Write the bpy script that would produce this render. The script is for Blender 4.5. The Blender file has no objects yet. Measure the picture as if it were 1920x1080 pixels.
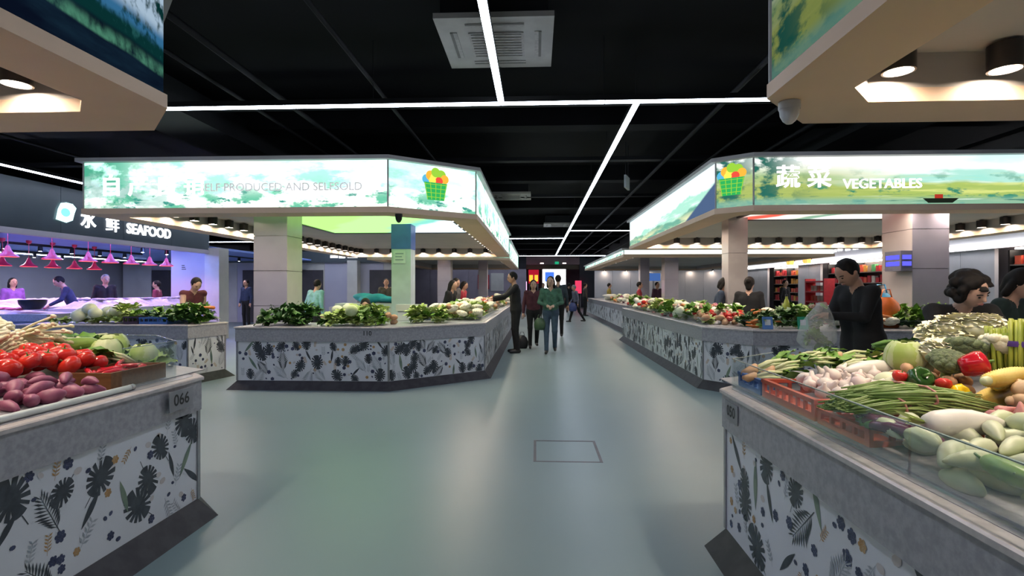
import bpy, math, random
import numpy as np
from mathutils import Vector, Matrix, Euler

R = math.radians
rng = random.Random(7)
scene = bpy.context.scene
COL = scene.collection

# ------------------------------------------------------------------ camera, world, exposure
cam_data = bpy.data.cameras.new('camera')
cam_data.sensor_width = 36.0
cam_data.lens = 18.75
cam_data.clip_start = 0.05
cam_data.clip_end = 200
cam = bpy.data.objects.new('camera', cam_data)
cam.location = (0, 0, 1.38)
cam.rotation_euler = (R(90), 0, math.atan(0.045))
COL.objects.link(cam)
scene.camera = cam

world = bpy.data.worlds.new('world')
scene.world = world
world.use_nodes = True
bg = world.node_tree.nodes['Background']
bg.inputs[0].default_value = (0.58, 0.61, 0.78, 1)
bg.inputs[1].default_value = 0.22

vs = scene.view_settings
vs.view_transform = 'Standard'
vs.look = 'None'
vs.gamma = 1.0
vs.use_curve_mapping = False
vs.exposure = 0.0
scene.cycles.max_bounces = 6
scene.cycles.diffuse_bounces = 3
scene.cycles.glossy_bounces = 3
scene.cycles.transmission_bounces = 6
scene.cycles.transparent_max_bounces = 8
scene.cycles.sample_clamp_indirect = 6.0
scene.cycles.caustics_reflective = False
scene.cycles.caustics_refractive = False

LED_POWER = 23.0        # linear ceiling lights
SPOT_POWER = 190.0      # cylinder downlights under the canopies
BOX_POWER = 1.25        # backlit fascia pictures

# ------------------------------------------------------------------ materials
class X:
    """a node socket (or a float) that can be used in arithmetic"""
    nt = None
    def __init__(s, v): s.v = v
    @staticmethod
    def m(op, *a, clamp=False):
        n = X.nt.nodes.new('ShaderNodeMath'); n.operation = op; n.use_clamp = clamp
        for i, x in enumerate(a):
            x = x.v if isinstance(x, X) else x
            if isinstance(x, (int, float)): n.inputs[i].default_value = x
            else: X.nt.links.new(x, n.inputs[i])
        return X(n.outputs[0])
    def __add__(s, o): return X.m('ADD', s, o)
    def __radd__(s, o): return X.m('ADD', s, o)
    def __sub__(s, o): return X.m('SUBTRACT', s, o)
    def __rsub__(s, o): return X.m('SUBTRACT', o, s)
    def __mul__(s, o): return X.m('MULTIPLY', s, o)
    def __rmul__(s, o): return X.m('MULTIPLY', s, o)
    def __gt__(s, o): return X.m('GREATER_THAN', s, o)
    def __lt__(s, o): return X.m('LESS_THAN', s, o)

def sstep(e0, e1, x):
    n = X.nt.nodes.new('ShaderNodeMapRange'); n.interpolation_type = 'SMOOTHSTEP'
    for i, q in enumerate((x, e0, e1, 0.0, 1.0)):
        q = q.v if isinstance(q, X) else q
        if isinstance(q, (int, float)): n.inputs[i].default_value = q
        else: X.nt.links.new(q, n.inputs[i])
    return X(n.outputs[0])

def comb(x, y, z=0.0):
    n = X.nt.nodes.new('ShaderNodeCombineXYZ')
    for i, q in enumerate((x, y, z)):
        q = q.v if isinstance(q, X) else q
        if isinstance(q, (int, float)): n.inputs[i].default_value = q
        else: X.nt.links.new(q, n.inputs[i])
    return n.outputs[0]

def noise(vec, scale=1.0, detail=3.0, rough=0.55):
    n = X.nt.nodes.new('ShaderNodeTexNoise')
    if vec is not None: X.nt.links.new(vec, n.inputs['Vector'])
    n.inputs['Scale'].default_value = scale
    n.inputs['Detail'].default_value = detail
    n.inputs['Roughness'].default_value = rough
    return X(n.outputs['Fac'])

def cmix(a, b, f):
    n = X.nt.nodes.new('ShaderNodeMix'); n.data_type = 'RGBA'
    f = f.v if isinstance(f, X) else f
    if isinstance(f, (int, float)): n.inputs[0].default_value = f
    else: X.nt.links.new(f, n.inputs[0])
    for i, q in ((6, a), (7, b)):
        if isinstance(q, tuple): n.inputs[i].default_value = (*q[:3], 1)
        else: X.nt.links.new(q, n.inputs[i])
    return n.outputs[2]

MATS = {}
def mat(name, c, c2=None, scale=8.0, rough=0.6, metal=0.0, emit=0.0, bump=0.0, bscale=None, trans=0.0, alpha=1.0,
        spec=0.5, lo=0.35, hi=0.65, sss=0.0, stretch=None, detail=3.0, coat=0.0):
    if name in MATS: return MATS[name]
    m = bpy.data.materials.new(name); m.use_nodes = True
    nt = m.node_tree; X.nt = nt
    b = nt.nodes['Principled BSDF']
    b.inputs['Roughness'].default_value = rough
    b.inputs['Metallic'].default_value = metal
    b.inputs['Specular IOR Level'].default_value = spec
    b.inputs['Coat Weight'].default_value = coat
    b.inputs['Base Color'].default_value = (*c, 1)
    tc = nt.nodes.new('ShaderNodeTexCoord')
    vec = tc.outputs['Object']
    if stretch:
        mp = nt.nodes.new('ShaderNodeMapping'); mp.inputs['Scale'].default_value = stretch
        nt.links.new(vec, mp.inputs['Vector']); vec = mp.outputs['Vector']
    if c2 is None: c2 = tuple(min(1, x * 0.82) for x in c)
    f = noise(vec, scale, detail)
    col = cmix(c, c2, sstep(lo, hi, f))
    nt.links.new(col, b.inputs['Base Color'])
    if emit:
        nt.links.new(col, b.inputs['Emission Color'])
        b.inputs['Emission Strength'].default_value = emit
    if bump:
        bn = nt.nodes.new('ShaderNodeBump'); bn.inputs['Strength'].default_value = bump
        bn.inputs['Distance'].default_value = 0.01
        f2 = noise(vec, bscale or scale * 3, 4.0)
        nt.links.new(f2.v, bn.inputs['Height']); nt.links.new(bn.outputs['Normal'], b.inputs['Normal'])
    if trans:
        b.inputs['Transmission Weight'].default_value = trans; b.inputs['IOR'].default_value = 1.45
    if sss:
        b.inputs['Subsurface Weight'].default_value = sss
        b.inputs['Subsurface Radius'].default_value = (0.02, 0.02, 0.01)
    if alpha < 1: b.inputs['Alpha'].default_value = alpha
    MATS[name] = m
    return m

def glow(name, c, strength):
    if name in MATS: return MATS[name]
    m = bpy.data.materials.new(name); m.use_nodes = True
    nt = m.node_tree; nt.nodes.clear()
    o = nt.nodes.new('ShaderNodeOutputMaterial'); e = nt.nodes.new('ShaderNodeEmission')
    e.inputs[0].default_value = (*c, 1); e.inputs[1].default_value = strength
    nt.links.new(e.outputs[0], o.inputs[0])
    MATS[name] = m
    return m

def glass(name, tint=(0.965, 0.985, 0.98), a=0.12):
    """thin clear sheet: mostly see-through with a glossy face"""
    if name in MATS: return MATS[name]
    m = bpy.data.materials.new(name); m.use_nodes = True
    nt = m.node_tree; nt.nodes.clear()
    o = nt.nodes.new('ShaderNodeOutputMaterial')
    t = nt.nodes.new('ShaderNodeBsdfTransparent'); t.inputs[0].default_value = (*tint, 1)
    g = nt.nodes.new('ShaderNodeBsdfGlossy'); g.inputs['Roughness'].default_value = 0.06
    g.inputs[0].default_value = (0.9, 0.95, 1, 1)
    fr = nt.nodes.new('ShaderNodeFresnel'); fr.inputs[0].default_value = 1.35
    mx = nt.nodes.new('ShaderNodeMixShader')
    X.nt = nt
    f = X(fr.outputs[0]) * 0.22 + a * 0.06
    nt.links.new(f.v, mx.inputs[0]); nt.links.new(t.outputs[0], mx.inputs[1]); nt.links.new(g.outputs[0], mx.inputs[2])
    nt.links.new(mx.outputs[0], o.inputs[0])
    MATS[name] = m
    return m

def art(name, style, strength):
    """backlit landscape print; u runs in metres along the panel, v from 0 to 1"""
    if name in MATS: return MATS[name]
    m = bpy.data.materials.new(name); m.use_nodes = True
    nt = m.node_tree; nt.nodes.clear(); X.nt = nt
    o = nt.nodes.new('ShaderNodeOutputMaterial'); e = nt.nodes.new('ShaderNodeEmission')
    uvn = nt.nodes.new('ShaderNodeUVMap'); uvn.uv_map = 'uv'
    sp = nt.nodes.new('ShaderNodeSeparateXYZ'); nt.links.new(uvn.outputs[0], sp.inputs[0])
    u, v = X(sp.outputs[0]), X(sp.outputs[1])
    def ridge(seed, base, amp, freq, soft=0.03):
        h = (noise(comb(u * freq, seed), 1.0, 4.0) - 0.5) * (amp * 2) + base
        return sstep(h + soft, h - soft, v)
    def blobs(seed, fu, fv, lo, hi):
        return sstep(lo, hi, noise(comb(u * fu + seed, v * fv + seed), 1.0, 5.0, 0.6))
    if style in ('mint', 'pale'):
        col = cmix((1.0, 1.02, 1.0), (0.50, 0.90, 0.76), blobs(3.1, 0.9, 1.6, 0.38, 0.62))
        col = cmix(col, (0.30, 0.70, 0.52), blobs(9.4, 1.3, 1.9, 0.50, 0.62))
        col = cmix(col, (0.55, 0.80, 1.0), blobs(17.2, 2.0, 2.2, 0.60, 0.68))
        low = sstep(0.75, 0.15, v)
        col = cmix(col, (0.88, 0.90, 0.80), sstep(0.35, 0.0, v) * 0.8)
        col = cmix(col, (0.10, 0.36, 0.24), blobs(5.7, 2.6, 3.0, 0.50, 0.60) * low)
        edge = 1.0 if style == 'mint' else 0.12
        col = cmix(col, (0.05, 0.26, 0.17), sstep(1.5, 0.2, u) * blobs(61.0, 2.4, 2.2, 0.42, 0.54) * edge)
        col = cmix(col, (0.30, 0.42, 0.40), edge * sstep(2.6, 0.8, u) * blobs(66.0, 3.4, 4.2, 0.47, 0.56) * sstep(0.85, 0.5, v) * 0.8)
        col = cmix(col, (0.03, 0.20, 0.16), blobs(25.7, 4.0, 6.0, 0.56, 0.64) * low)
        col = cmix(col, (0.16, 0.42, 0.62), blobs(31.0, 3.2, 5.0, 0.66, 0.72) * low)
        col = cmix(col, (0.95, 0.35, 0.15), blobs(41.0, 5.0, 4.5, 0.70, 0.73))
        streak = blobs(50.0, 1.5, 16.0, 0.60, 0.68) * low
        col = cmix(col, (0.45, 0.62, 0.55), streak * 0.6)
    elif style in ('hills', 'dusk'):
        col = cmix((1.0, 1.02, 0.98), (0.62, 0.95, 0.92), blobs(2.0, 0.5, 1.2, 0.45, 0.65))
        col = cmix(col, (0.22, 0.62, 0.50), ridge(3.0, 0.62, 0.42, 0.55, 0.05) * 0.75)
        col = cmix(col, (0.92, 1.0, 0.98), blobs(7.0, 0.6, 6.0, 0.48, 0.62) * 0.8)
        col = cmix(col, (0.36, 0.48, 0.12), ridge(9.0, 0.42, 0.34, 0.6, 0.05))
        col = cmix(col, (0.66, 0.70, 0.22), blobs(13.0, 0.9, 9.0, 0.50, 0.62) * sstep(0.75, 0.3, v) * 0.8)
        col = cmix(col, (0.36, 0.44, 0.12), sstep(2.3, 0.6, u) * sstep(0.95, 0.55, v) * 0.85)
        col = cmix(col, (0.03, 0.22, 0.14), blobs(19.0, 2.6, 4.0, 0.54, 0.64) * sstep(0.9, 0.2, v))
        col = cmix(col, (0.02, 0.13, 0.10), sstep(0.9, 0.1, u) * blobs(71.0, 3.0, 3.0, 0.45, 0.56))
        col = cmix(col, (0.20, 0.42, 0.34), sstep(0.20, 0.06, v) * 0.8)
        col = cmix(col, (0.85, 0.92, 0.85), blobs(23.0, 0.8, 26.0, 0.60, 0.68) * sstep(0.24, 0.1, v))
        col = cmix(col, (0.04, 0.16, 0.13), blobs(29.0, 1.6, 22.0, 0.58, 0.68) * sstep(0.4, 0.1, v))
    elif style == 'peaks':
        col = cmix((1.05, 1.08, 1.05), (0.72, 0.92, 0.98), sstep(0.4, 1.0, v))
        col = cmix(col, (0.28, 0.62, 0.48), sstep(0.05, -0.05, v - 0.20 - u * 0.07 - (noise(comb(u * 0.9, 33.0), 1.0, 4.0) - 0.5) * 0.7) * 0.9)
        col = cmix(col, (0.80, 0.90, 0.86), blobs(37.0, 0.7, 5.0, 0.5, 0.64) * 0.7)
        col = cmix(col, (0.10, 0.30, 0.22), ridge(43.0, 0.22, 0.26, 0.8, 0.03) * 0.85)
        col = cmix(col, (0.62, 0.66, 0.40), sstep(0.30, 0.05, v) * blobs(47.0, 0.9, 5.0, 0.40, 0.6))
        col = cmix(col, (0.06, 0.10, 0.19), sstep(0.02, -0.05, v - (u - 5.1) * 0.40))
    else:   # deep: navy mountain flank with pale ridge lines
        d = v + (u - 5.88) * 0.12 + (noise(comb(u * 1.5, 4.0), 1.0, 3.0) - 0.5) * 0.10
        fine = noise(comb(u * 14.0, v * 5.0 + u * 3.0), 1.0, 4.0)
        col = cmix((0.004, 0.008, 0.022), (0.010, 0.030, 0.055), blobs(3.0, 1.2, 3.0, 0.4, 0.7))
        col = cmix(col, (0.10, 0.34, 0.22), sstep(0.19, 0.22, d) * sstep(0.34, 0.24, d) * sstep(0.30, 0.62, fine))
        col = cmix(col, (0.004, 0.045, 0.045), sstep(0.30, 0.36, d))
        col = cmix(col, (0.02, 0.12, 0.12), sstep(0.34, 0.40, d) * sstep(0.50, 0.62, fine))
        col = cmix(col, (0.05, 0.22, 0.44), sstep(0.42, 0.50, d) * sstep(0.42, 0.56, fine))
        col = cmix(col, (0.60, 0.80, 1.0), sstep(0.52, 0.66, d) * sstep(0.36, 0.52, fine))
    nt.links.new(col, e.inputs[0]); e.inputs[1].default_value = strength
    nt.links.new(e.outputs[0], o.inputs[0])
    MATS[name] = m
    return m

# ------------------------------------------------------------------ object helpers
def wloc(o):
    v = Vector((0, 0, 0))
    while o is not None:
        v = v + o.location; o = o.parent
    return v

def setp(o, label=None, cat=None, group=None, kind=None):
    if label: o['label'] = label
    if cat: o['category'] = cat
    if group: o['group'] = group
    if kind: o['kind'] = kind
    return o

def thing(name, label, cat, loc, group=None, kind=None):
    o = bpy.data.objects.new(name, None); COL.objects.link(o)
    o.location = loc; o.empty_display_size = 0.1
    return setp(o, label, cat, group, kind)

class MB:
    def __init__(s): s.v, s.f, s.mi, s.uv, s.cur = [], [], [], {}, 0
    def face(s, idx, uv=None):
        if uv: s.uv[len(s.f)] = uv
        s.f.append(tuple(idx)); s.mi.append(s.cur)
    def poly(s, pts, uv=None):
        b = len(s.v); s.v += [tuple(p) for p in pts]; s.face(range(b, b + len(pts)), uv); return s
    def box(s, x0, x1, y0, y1, z0, z1, bev=0.0):
        b = len(s.v)
        s.v += [(x, y, z) for z in (z0, z1) for x, y in ((x0, y0), (x1, y0), (x1, y1), (x0, y1))]
        for q in ((3, 2, 1, 0), (4, 5, 6, 7), (0, 1, 5, 4), (1, 2, 6, 5), (2, 3, 7, 6), (3, 0, 4, 7)):
            s.face([b + i for i in q])
        return s
    def obox(s, c, ax, hx, hy, hz):
        """box with half sizes hx, hy, hz; ax = rotation matrix (3x3) or angle about z"""
        if not hasattr(ax, '__len__'): ax = Matrix.Rotation(ax, 3, 'Z')
        b = len(s.v); c = Vector(c)
        for z in (-hz, hz):
            for x, y in ((-hx, -hy), (hx, -hy), (hx, hy), (-hx, hy)):
                s.v.append(tuple(c + ax @ Vector((x, y, z))))
        for q in ((3, 2, 1, 0), (4, 5, 6, 7), (0, 1, 5, 4), (1, 2, 6, 5), (2, 3, 7, 6), (3, 0, 4, 7)):
            s.face([b + i for i in q])
        return s
    def prism(s, pts, z0, z1, pts2=None):
        n = len(pts); b = len(s.v); pts2 = pts2 or pts
        s.v += [(p[0], p[1], z0) for p in pts] + [(p[0], p[1], z1) for p in pts2]
        s.face([b + i for i in reversed(range(n))]); s.face([b + n + i for i in range(n)])
        for i in range(n):
            j = (i + 1) % n
            s.face((b + i, b + j, b + n + j, b + n + i))
        return s
    def ring(s, a, c, z0, z1):
        """solid ring between closed polygons a (outer) and c (inner)"""
        n = len(a)
        for i in range(n):
            j = (i + 1) % n
            s.prism([a[i], a[j], c[j], c[i]], z0, z1)
        return s
    def tube(s, pts, r, n=8, cap=True, flat=1.0):
        pts = [Vector(p) for p in pts]
        if not hasattr(r, '__len__'): r = [r] * len(pts)
        b = len(s.v); up = None
        for i, p in enumerate(pts):
            d = (pts[min(i + 1, len(pts) - 1)] - pts[max(i - 1, 0)])
            d = d.normalized() if d.length > 1e-9 else Vector((0, 0, 1))
            if up is None: up = Vector((1, 0, 0)) if abs(d.x) < 0.8 else Vector((0, 1, 0))
            sx = d.cross(up).normalized(); up = sx.cross(d).normalized()
            for k in range(n):
                t = 2 * math.pi * k / n
                s.v.append(tuple(p + (sx * math.cos(t) + up * math.sin(t) * flat) * r[i]))
        for i in range(len(pts) - 1):
            for k in range(n):
                k2 = (k + 1) % n
                s.face((b + i * n + k, b + i * n + k2, b + (i + 1) * n + k2, b + (i + 1) * n + k))
        if cap:
            s.face([b + k for k in reversed(range(n))]); s.face([b + (len(pts) - 1) * n + k for k in range(n)])
        return s
    def lathe(s, prof, n=16, c=(0, 0, 0), axis='z', lobes=0, amp=0.0, ph=0.0, bend=0.0):
        """prof = [(r, h)...] along axis; closes with poles where r == 0"""
        b = len(s.v); rows = []
        for (r, h) in prof:
            if r <= 1e-6:
                rows.append([len(s.v)]); pts = [(0, 0, h)]
            else:
                rows.append(list(range(len(s.v), len(s.v) + n)))
                pts = []
                for k in range(n):
                    t = 2 * math.pi * k / n
                    rr = r * (1 + amp * (abs(math.cos(lobes * t / 2 + ph)) - 0.6)) if lobes else r
                    pts.append((rr * math.cos(t), rr * math.sin(t), h))
            for (x, y, z) in pts:
                x += bend * z * z
                if axis == 'x': x, y, z = z, y, -x
                s.v.append((x + c[0], y + c[1], z + c[2]))
        for a, d in zip(rows, rows[1:]):
            for k in range(n):
                k2 = (k + 1) % n
                if len(a) == 1 and len(d) == 1: break
                if len(a) == 1: s.face((a[0], d[k2], d[k])[::-1] if False else (a[0], d[k], d[k2])[::-1])
                elif len(d) == 1: s.face((a[k], a[k2], d[0]))
                else: s.face((a[k], a[k2], d[k2], d[k]))
        return s
    def add(s, other, M=None, mi=None):
        b = len(s.v)
        s.v += [tuple(M @ Vector(p)) for p in other.v] if M is not None else list(other.v)
        for f, q in zip(other.f, other.mi):
            s.f.append(tuple(b + i for i in f)); s.mi.append(q if mi is None else mi)
        return s
    def mesh(s, name, mats, smooth=False, off=(0, 0, 0)):
        me = bpy.data.meshes.new(name)
        ox, oy, oz = off
        me.from_pydata([(x - ox, y - oy, z - oz) for x, y, z in s.v], [], s.f)
        mats = mats if isinstance(mats, (list, tuple)) else [mats]
        for m in mats: me.materials.append(m)
        if len(mats) > 1: me.polygons.foreach_set('material_index', [min(q, len(mats) - 1) for q in s.mi])
        if s.uv:
            l = me.uv_layers.new(name='uv')
            for p in me.polygons:
                q = s.uv.get(p.index)
                if q:
                    for k, li in enumerate(p.loop_indices): l.data[li].uv = q[k]
        if smooth: me.shade_smooth() if smooth is True else smooth_by_angle(me, smooth)
        me.update()
        return me
    def build(s, name, mats, parent=None, smooth=False, **kw):
        if parent is not None:
            me = s.mesh(name, mats, smooth, wloc(parent))
            o = bpy.data.objects.new(name, me); COL.objects.link(o); o.parent = parent
        else:
            a = np.array(s.v); lo, hi = a.min(0), a.max(0)
            off = ((lo[0] + hi[0]) / 2, (lo[1] + hi[1]) / 2, lo[2])
            me = s.mesh(name, mats, smooth, off)
            o = bpy.data.objects.new(name, me); COL.objects.link(o); o.location = off
        setp(o, **kw)
        return o

def smooth_by_angle(me, deg):
    me.shade_smooth()
    me.set_sharp_from_angle(angle=R(deg))

def struct(name, mb, m, parent=None, label=None, smooth=False):
    o = mb.build(name, m, parent, smooth)
    if parent is None: setp(o, label, None, None, 'structure')
    return o

def copy_tree(o, loc=None, rot=None, scale=None, parent=None):
    c = o.copy(); COL.objects.link(c); c.parent = parent
    if loc is not None: c.location = loc
    if rot is not None: c.rotation_euler = rot
    if scale is not None: c.scale = scale
    for ch in o.children: copy_tree(ch, parent=c)
    return c

def text_mb(txt, size, depth=0.0, align='CENTER', shear=0.0, spacing=1.0, bold=0.0):
    cu = bpy.data.curves.new('lettering', 'FONT')
    cu.body = txt; cu.size = size; cu.extrude = depth; cu.align_x = align; cu.align_y = 'CENTER'
    cu.shear = shear; cu.space_character = spacing; cu.resolution_u = 3; cu.offset = bold
    o = bpy.data.objects.new('lettering', cu); COL.objects.link(o)
    dg = bpy.context.evaluated_depsgraph_get()
    me = bpy.data.meshes.new_from_object(o.evaluated_get(dg))
    mb = MB()
    mb.v = [tuple(v.co) for v in me.vertices]; mb.f = [tuple(p.vertices) for p in me.polygons]; mb.mi = [0] * len(mb.f)
    bpy.data.objects.remove(o); bpy.data.curves.remove(cu); bpy.data.meshes.remove(me)
    return mb

def place_text(mb, origin, right, name, m, parent):
    """stand lettering up: its x along `right` (horizontal unit vector), its y up, facing right x up"""
    r = Vector((right[0], right[1], 0)).normalized(); up = Vector((0, 0, 1)); n = r.cross(up)
    M = Matrix(((r.x, up.x, n.x), (r.y, up.y, n.y), (r.z, up.z, n.z))).to_4x4()
    M.translation = Vector(origin)
    q = MB().add(mb, M)
    return q.build(name, m, parent)

def place_chars(txt, size, depth, bold, origin, right, name, m, parent, spacing=1.0, shear=0.0):
    """lettering with every character an object of its own"""
    w = lambda t: max(v[0] for v in text_mb(t, size, 0, 'LEFT', shear, spacing).v)
    r = Vector((right[0], right[1], 0)).normalized()
    for i, ch in enumerate(txt):
        if ch == ' ': continue
        x = w(txt[:i + 1]) - w(ch)
        place_text(text_mb(ch, size, depth, 'LEFT', shear, spacing, bold), Vector(origin) + r * x, right, name, m, parent)

def inset(poly, d):
    """move every edge of a counter-clockwise polygon inwards by d (a number, or one per edge)"""
    n = len(poly); out = []
    ds = d if hasattr(d, '__len__') else [d] * n
    L = []
    for i in range(n):
        a, b = Vector(poly[i][:2]), Vector(poly[(i + 1) % n][:2])
        e = (b - a).normalized(); nn = Vector((-e.y, e.x))
        L.append((a + nn * ds[i], e))
    for i in range(n):
        (p, e), (q, g) = L[i - 1], L[i]
        den = e.x * g.y - e.y * g.x
        if abs(den) < 1e-6: out.append((q.x, q.y)); continue
        t = ((q.x - p.x) * g.y - (q.y - p.y) * g.x) / den
        out.append((p.x + e.x * t, p.y + e.y * t))
    return out

# ------------------------------------------------------------------ shared materials
M_FLOOR = mat('floor_epoxy', (0.215, 0.285, 0.298), (0.195, 0.262, 0.275), 0.5, 0.36, bump=0.015, bscale=1.4, spec=0.35)
M_DARK = mat('ceiling_black', (0.003, 0.003, 0.004), (0.006, 0.006, 0.0075), 0.6, 0.9, spec=0.15)
M_DUCT = mat('duct_black', (0.008, 0.008, 0.010), (0.013, 0.013, 0.016), 1.5, 0.7, spec=0.2)
M_PIPE = mat('pipe_grey', (0.018, 0.018, 0.021), None, 3, 0.6, spec=0.2)
M_WHITE = mat('painted_white', (0.62, 0.61, 0.60), (0.56, 0.55, 0.55), 2, 0.55)
M_SOFFIT = mat('soffit_cream', (0.72, 0.51, 0.36), (0.67, 0.47, 0.33), 1.2, 0.6)
M_TRIM = mat('trim_grey', (0.40, 0.38, 0.38), (0.34, 0.33, 0.33), 2, 0.5)
M_CEIL = mat('canopy_plaster', (0.50, 0.46, 0.42), (0.46, 0.42, 0.39), 1.2, 0.65)
M_BLACK = mat('black_metal', (0.010, 0.010, 0.011), None, 6, 0.35)
M_TILE = mat('grey_tile', (0.32, 0.305, 0.385), (0.285, 0.27, 0.345), 1.5, 0.16)
M_TILE2 = mat('warm_tile', (0.50, 0.45, 0.44), (0.46, 0.41, 0.41), 1.5, 0.18)
M_GROUT = mat('grout', (0.22, 0.21, 0.22), None, 9, 0.8)
M_STONE = mat('grey_stone', (0.38, 0.37, 0.40), (0.28, 0.275, 0.30), 38, 0.32, bump=0.05, detail=5, lo=0.3, hi=0.7)
M_EDGE = mat('stone_edge', (0.55, 0.50, 0.485), (0.47, 0.43, 0.42), 20, 0.25)
M_PANEL = mat('panel_white', (0.66, 0.67, 0.72), (0.61, 0.62, 0.67), 1.5, 0.35)
M_PLINTH = mat('plinth_stone', (0.050, 0.048, 0.056), (0.036, 0.034, 0.042), 9, 0.5, spec=0.2)
M_STEEL = mat('steel_strip', (0.42, 0.42, 0.44), None, 10, 0.35, metal=0.8)
M_LED = glow('led_white', (0.76, 0.84, 1.0), LED_POWER)
M_LENS = glow('warm_lens', (1.0, 0.83, 0.66), SPOT_POWER)
M_GLASS = glass('clear_glass')
M_TXTW = glow('sign_white', (1.0, 1.0, 1.0), 2.2)
M_INK = mat('ink_black', (0.02, 0.02, 0.022), None, 5, 0.5)
M_GREYWALL = mat('grey_panel_wall', (0.36, 0.355, 0.385), (0.32, 0.315, 0.345), 0.7, 0.5)

# ------------------------------------------------------------------ the hall
XL, XR, YB, YF, ZC = -17.0, 12.6, 44.0, -9.0, 3.95
hx0, hx1, hy0, hy1 = -0.02, 0.53, 4.24, 4.84
q = MB()
q.box(XL, hx0, YF, YB, -0.1, 0); q.box(hx1, XR, YF, YB, -0.1, 0)
q.box(hx0, hx1, YF, hy0, -0.1, 0); q.box(hx0, hx1, hy1, YB, -0.1, 0)
floor = struct('floor', q, M_FLOOR, label='glossy grey green epoxy floor of the market aisle')
q = MB().box(hx0 + .022, hx1 - .022, hy0 + .022, hy1 - .022, -0.05, -0.001)
q.build('hatch_cover', M_FLOOR, floor)
q = MB().ring([(hx0, hy0), (hx1, hy0), (hx1, hy1), (hx0, hy1)], [(hx0 + .022, hy0 + .022), (hx1 - .022, hy0 + .022), (hx1 - .022, hy1 - .022), (hx0 + .022, hy1 - .022)], -0.05, 0.0012)
q.build('hatch_frame', mat('hatch_brass', (0.13, 0.12, 0.13), None, 8, 0.45, metal=0.3), floor)
ceiling = struct('ceiling', MB().box(XL, XR, YF, YB, ZC, ZC + .1), M_DARK, label='black painted open ceiling above the hall')
for y in (-4, 0.6, 3.6, 7.4, 11.2, 15, 19, 23, 27, 31, 35, 39):
    MB().box(XL, XR, y, y + .3, ZC - .32, ZC).build('ceiling_beam', M_DARK, ceiling)
for x0, x1, z in ((-4.9, -4.1, 3.42), (4.2, 5.0, 3.45)):
    MB().box(x0, x1, YF, 40, z, z + .34).build('air_duct', M_DUCT, ceiling)
for i, x in enumerate((-3.4, -2.9, -1.7, 2.2, 2.9, 3.6, -7.6, 6.6)):
    MB().tube([(x, YF, 3.56 - .02 * (i % 3)), (x, 40, 3.56 - .02 * (i % 3))], 0.022 + .008 * (i % 2), 8).build('ceiling_pipe', M_PIPE, ceiling, True)
for y in (2.2, 6.4, 9.3, 13.0):
    MB().box(XL, XR, y, y + .16, 3.60, 3.66).build('cable_tray', M_DUCT, ceiling)
struct('wall_left', MB().box(XL - .2, XL, YF, YB, 0, ZC), M_GREYWALL, label='grey end wall behind the seafood hall')
wall_right = struct('wall_right', MB().box(XR, XR + .2, YF, YB, 0, ZC), M_GREYWALL, label='pale grey wall along the side shops')
wall_back = struct('wall_back', MB().box(XL, XR, YB, YB + .2, 0, ZC), mat('back_wall', (0.36, 0.29, 0.32), (0.28, 0.24, 0.28), 0.8, 0.6), label='dark wall at the far end of the aisle')

# ------------------------------------------------------------------ linear ceiling lights
def led_run(label, a, b, z=3.28, w=0.062, rods=True):
    a, b = Vector((*a, z)), Vector((*b, z)); d = (b - a); L = d.length; ang = math.atan2(d.y, d.x)
    t = thing('linear_ceiling_light', label, 'ceiling light', (a + b) / 2, 'white linear lights under the black ceiling')
    c = (a + b) / 2
    MB().obox(c + Vector((0, 0, .03)), ang, L / 2, w / 2, .028).build('housing', M_BLACK, t)
    n = max(1, round(L / 2.4)); e = d.normalized()
    for i in range(n):
        p = a + e * (L * (i + .5) / n)
        MB().obox(p + Vector((0, 0, -.006)), ang, L / n / 2 - .006, w / 2 - .002, .008).build('diffuser', M_LED, t)
    if rods:
        for i in range(n + 1):
            p = a + e * (.05 + (L - .1) * i / n)
            MB().tube([p + Vector((0, 0, .05)), p + Vector((0, 0, ZC - z))], .004, 5).build('hanger', M_PIPE, t)
    return t
led_run('white linear light running overhead towards the ceiling cassette', (-0.355, -7.0), (-0.355, 5.40))
led_run('white linear light crossing the aisle between the near canopies', (-6.5, 5.47), (5.5, 5.47))
led_run('long white linear light leading down the far aisle', (1.03, 5.52), (1.15, 31.4))
led_run('short white linear cross light reaching the far vegetable canopy', (1.12, 17.75), (4.5, 17.75))
led_run('short white linear cross light left of the far aisle light', (-4.5, 20.4), (1.07, 20.4))
led_run('white linear cross light closing the far end of the aisle', (-6.0, 31.5), (7.0, 31.5))
led_run('white linear light above the dark blue seafood fascia', (-8.2, -2.0), (-8.2, 26.0))
led_run('white linear light over the passage beside the shops', (10.2, -2.0), (10.2, 27.0))
led_run('added unseen white linear cross light overhead behind the near canopies', (-7.5, -5.0), (7.5, -5.0))  # unseen run added to brighten surfaces that face the camera
led_run('white linear cross light over the cross aisle behind the seafood hall', (-13.0, 5.3), (-8.6, 5.3))

led_run('added white light bar inside the seafood hall above the back wall', (-14.6, 8.5), (-14.6, 19.5), z=2.36, w=.09, rods=False)  # added bar that brightens the dim walls of the seafood hall
led_run('added white linear cross light in front of the lavender stall row', (-13.5, 19.4), (-6.2, 19.4), z=3.1, w=.08)  # run added to light up the lavender wall panels

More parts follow.
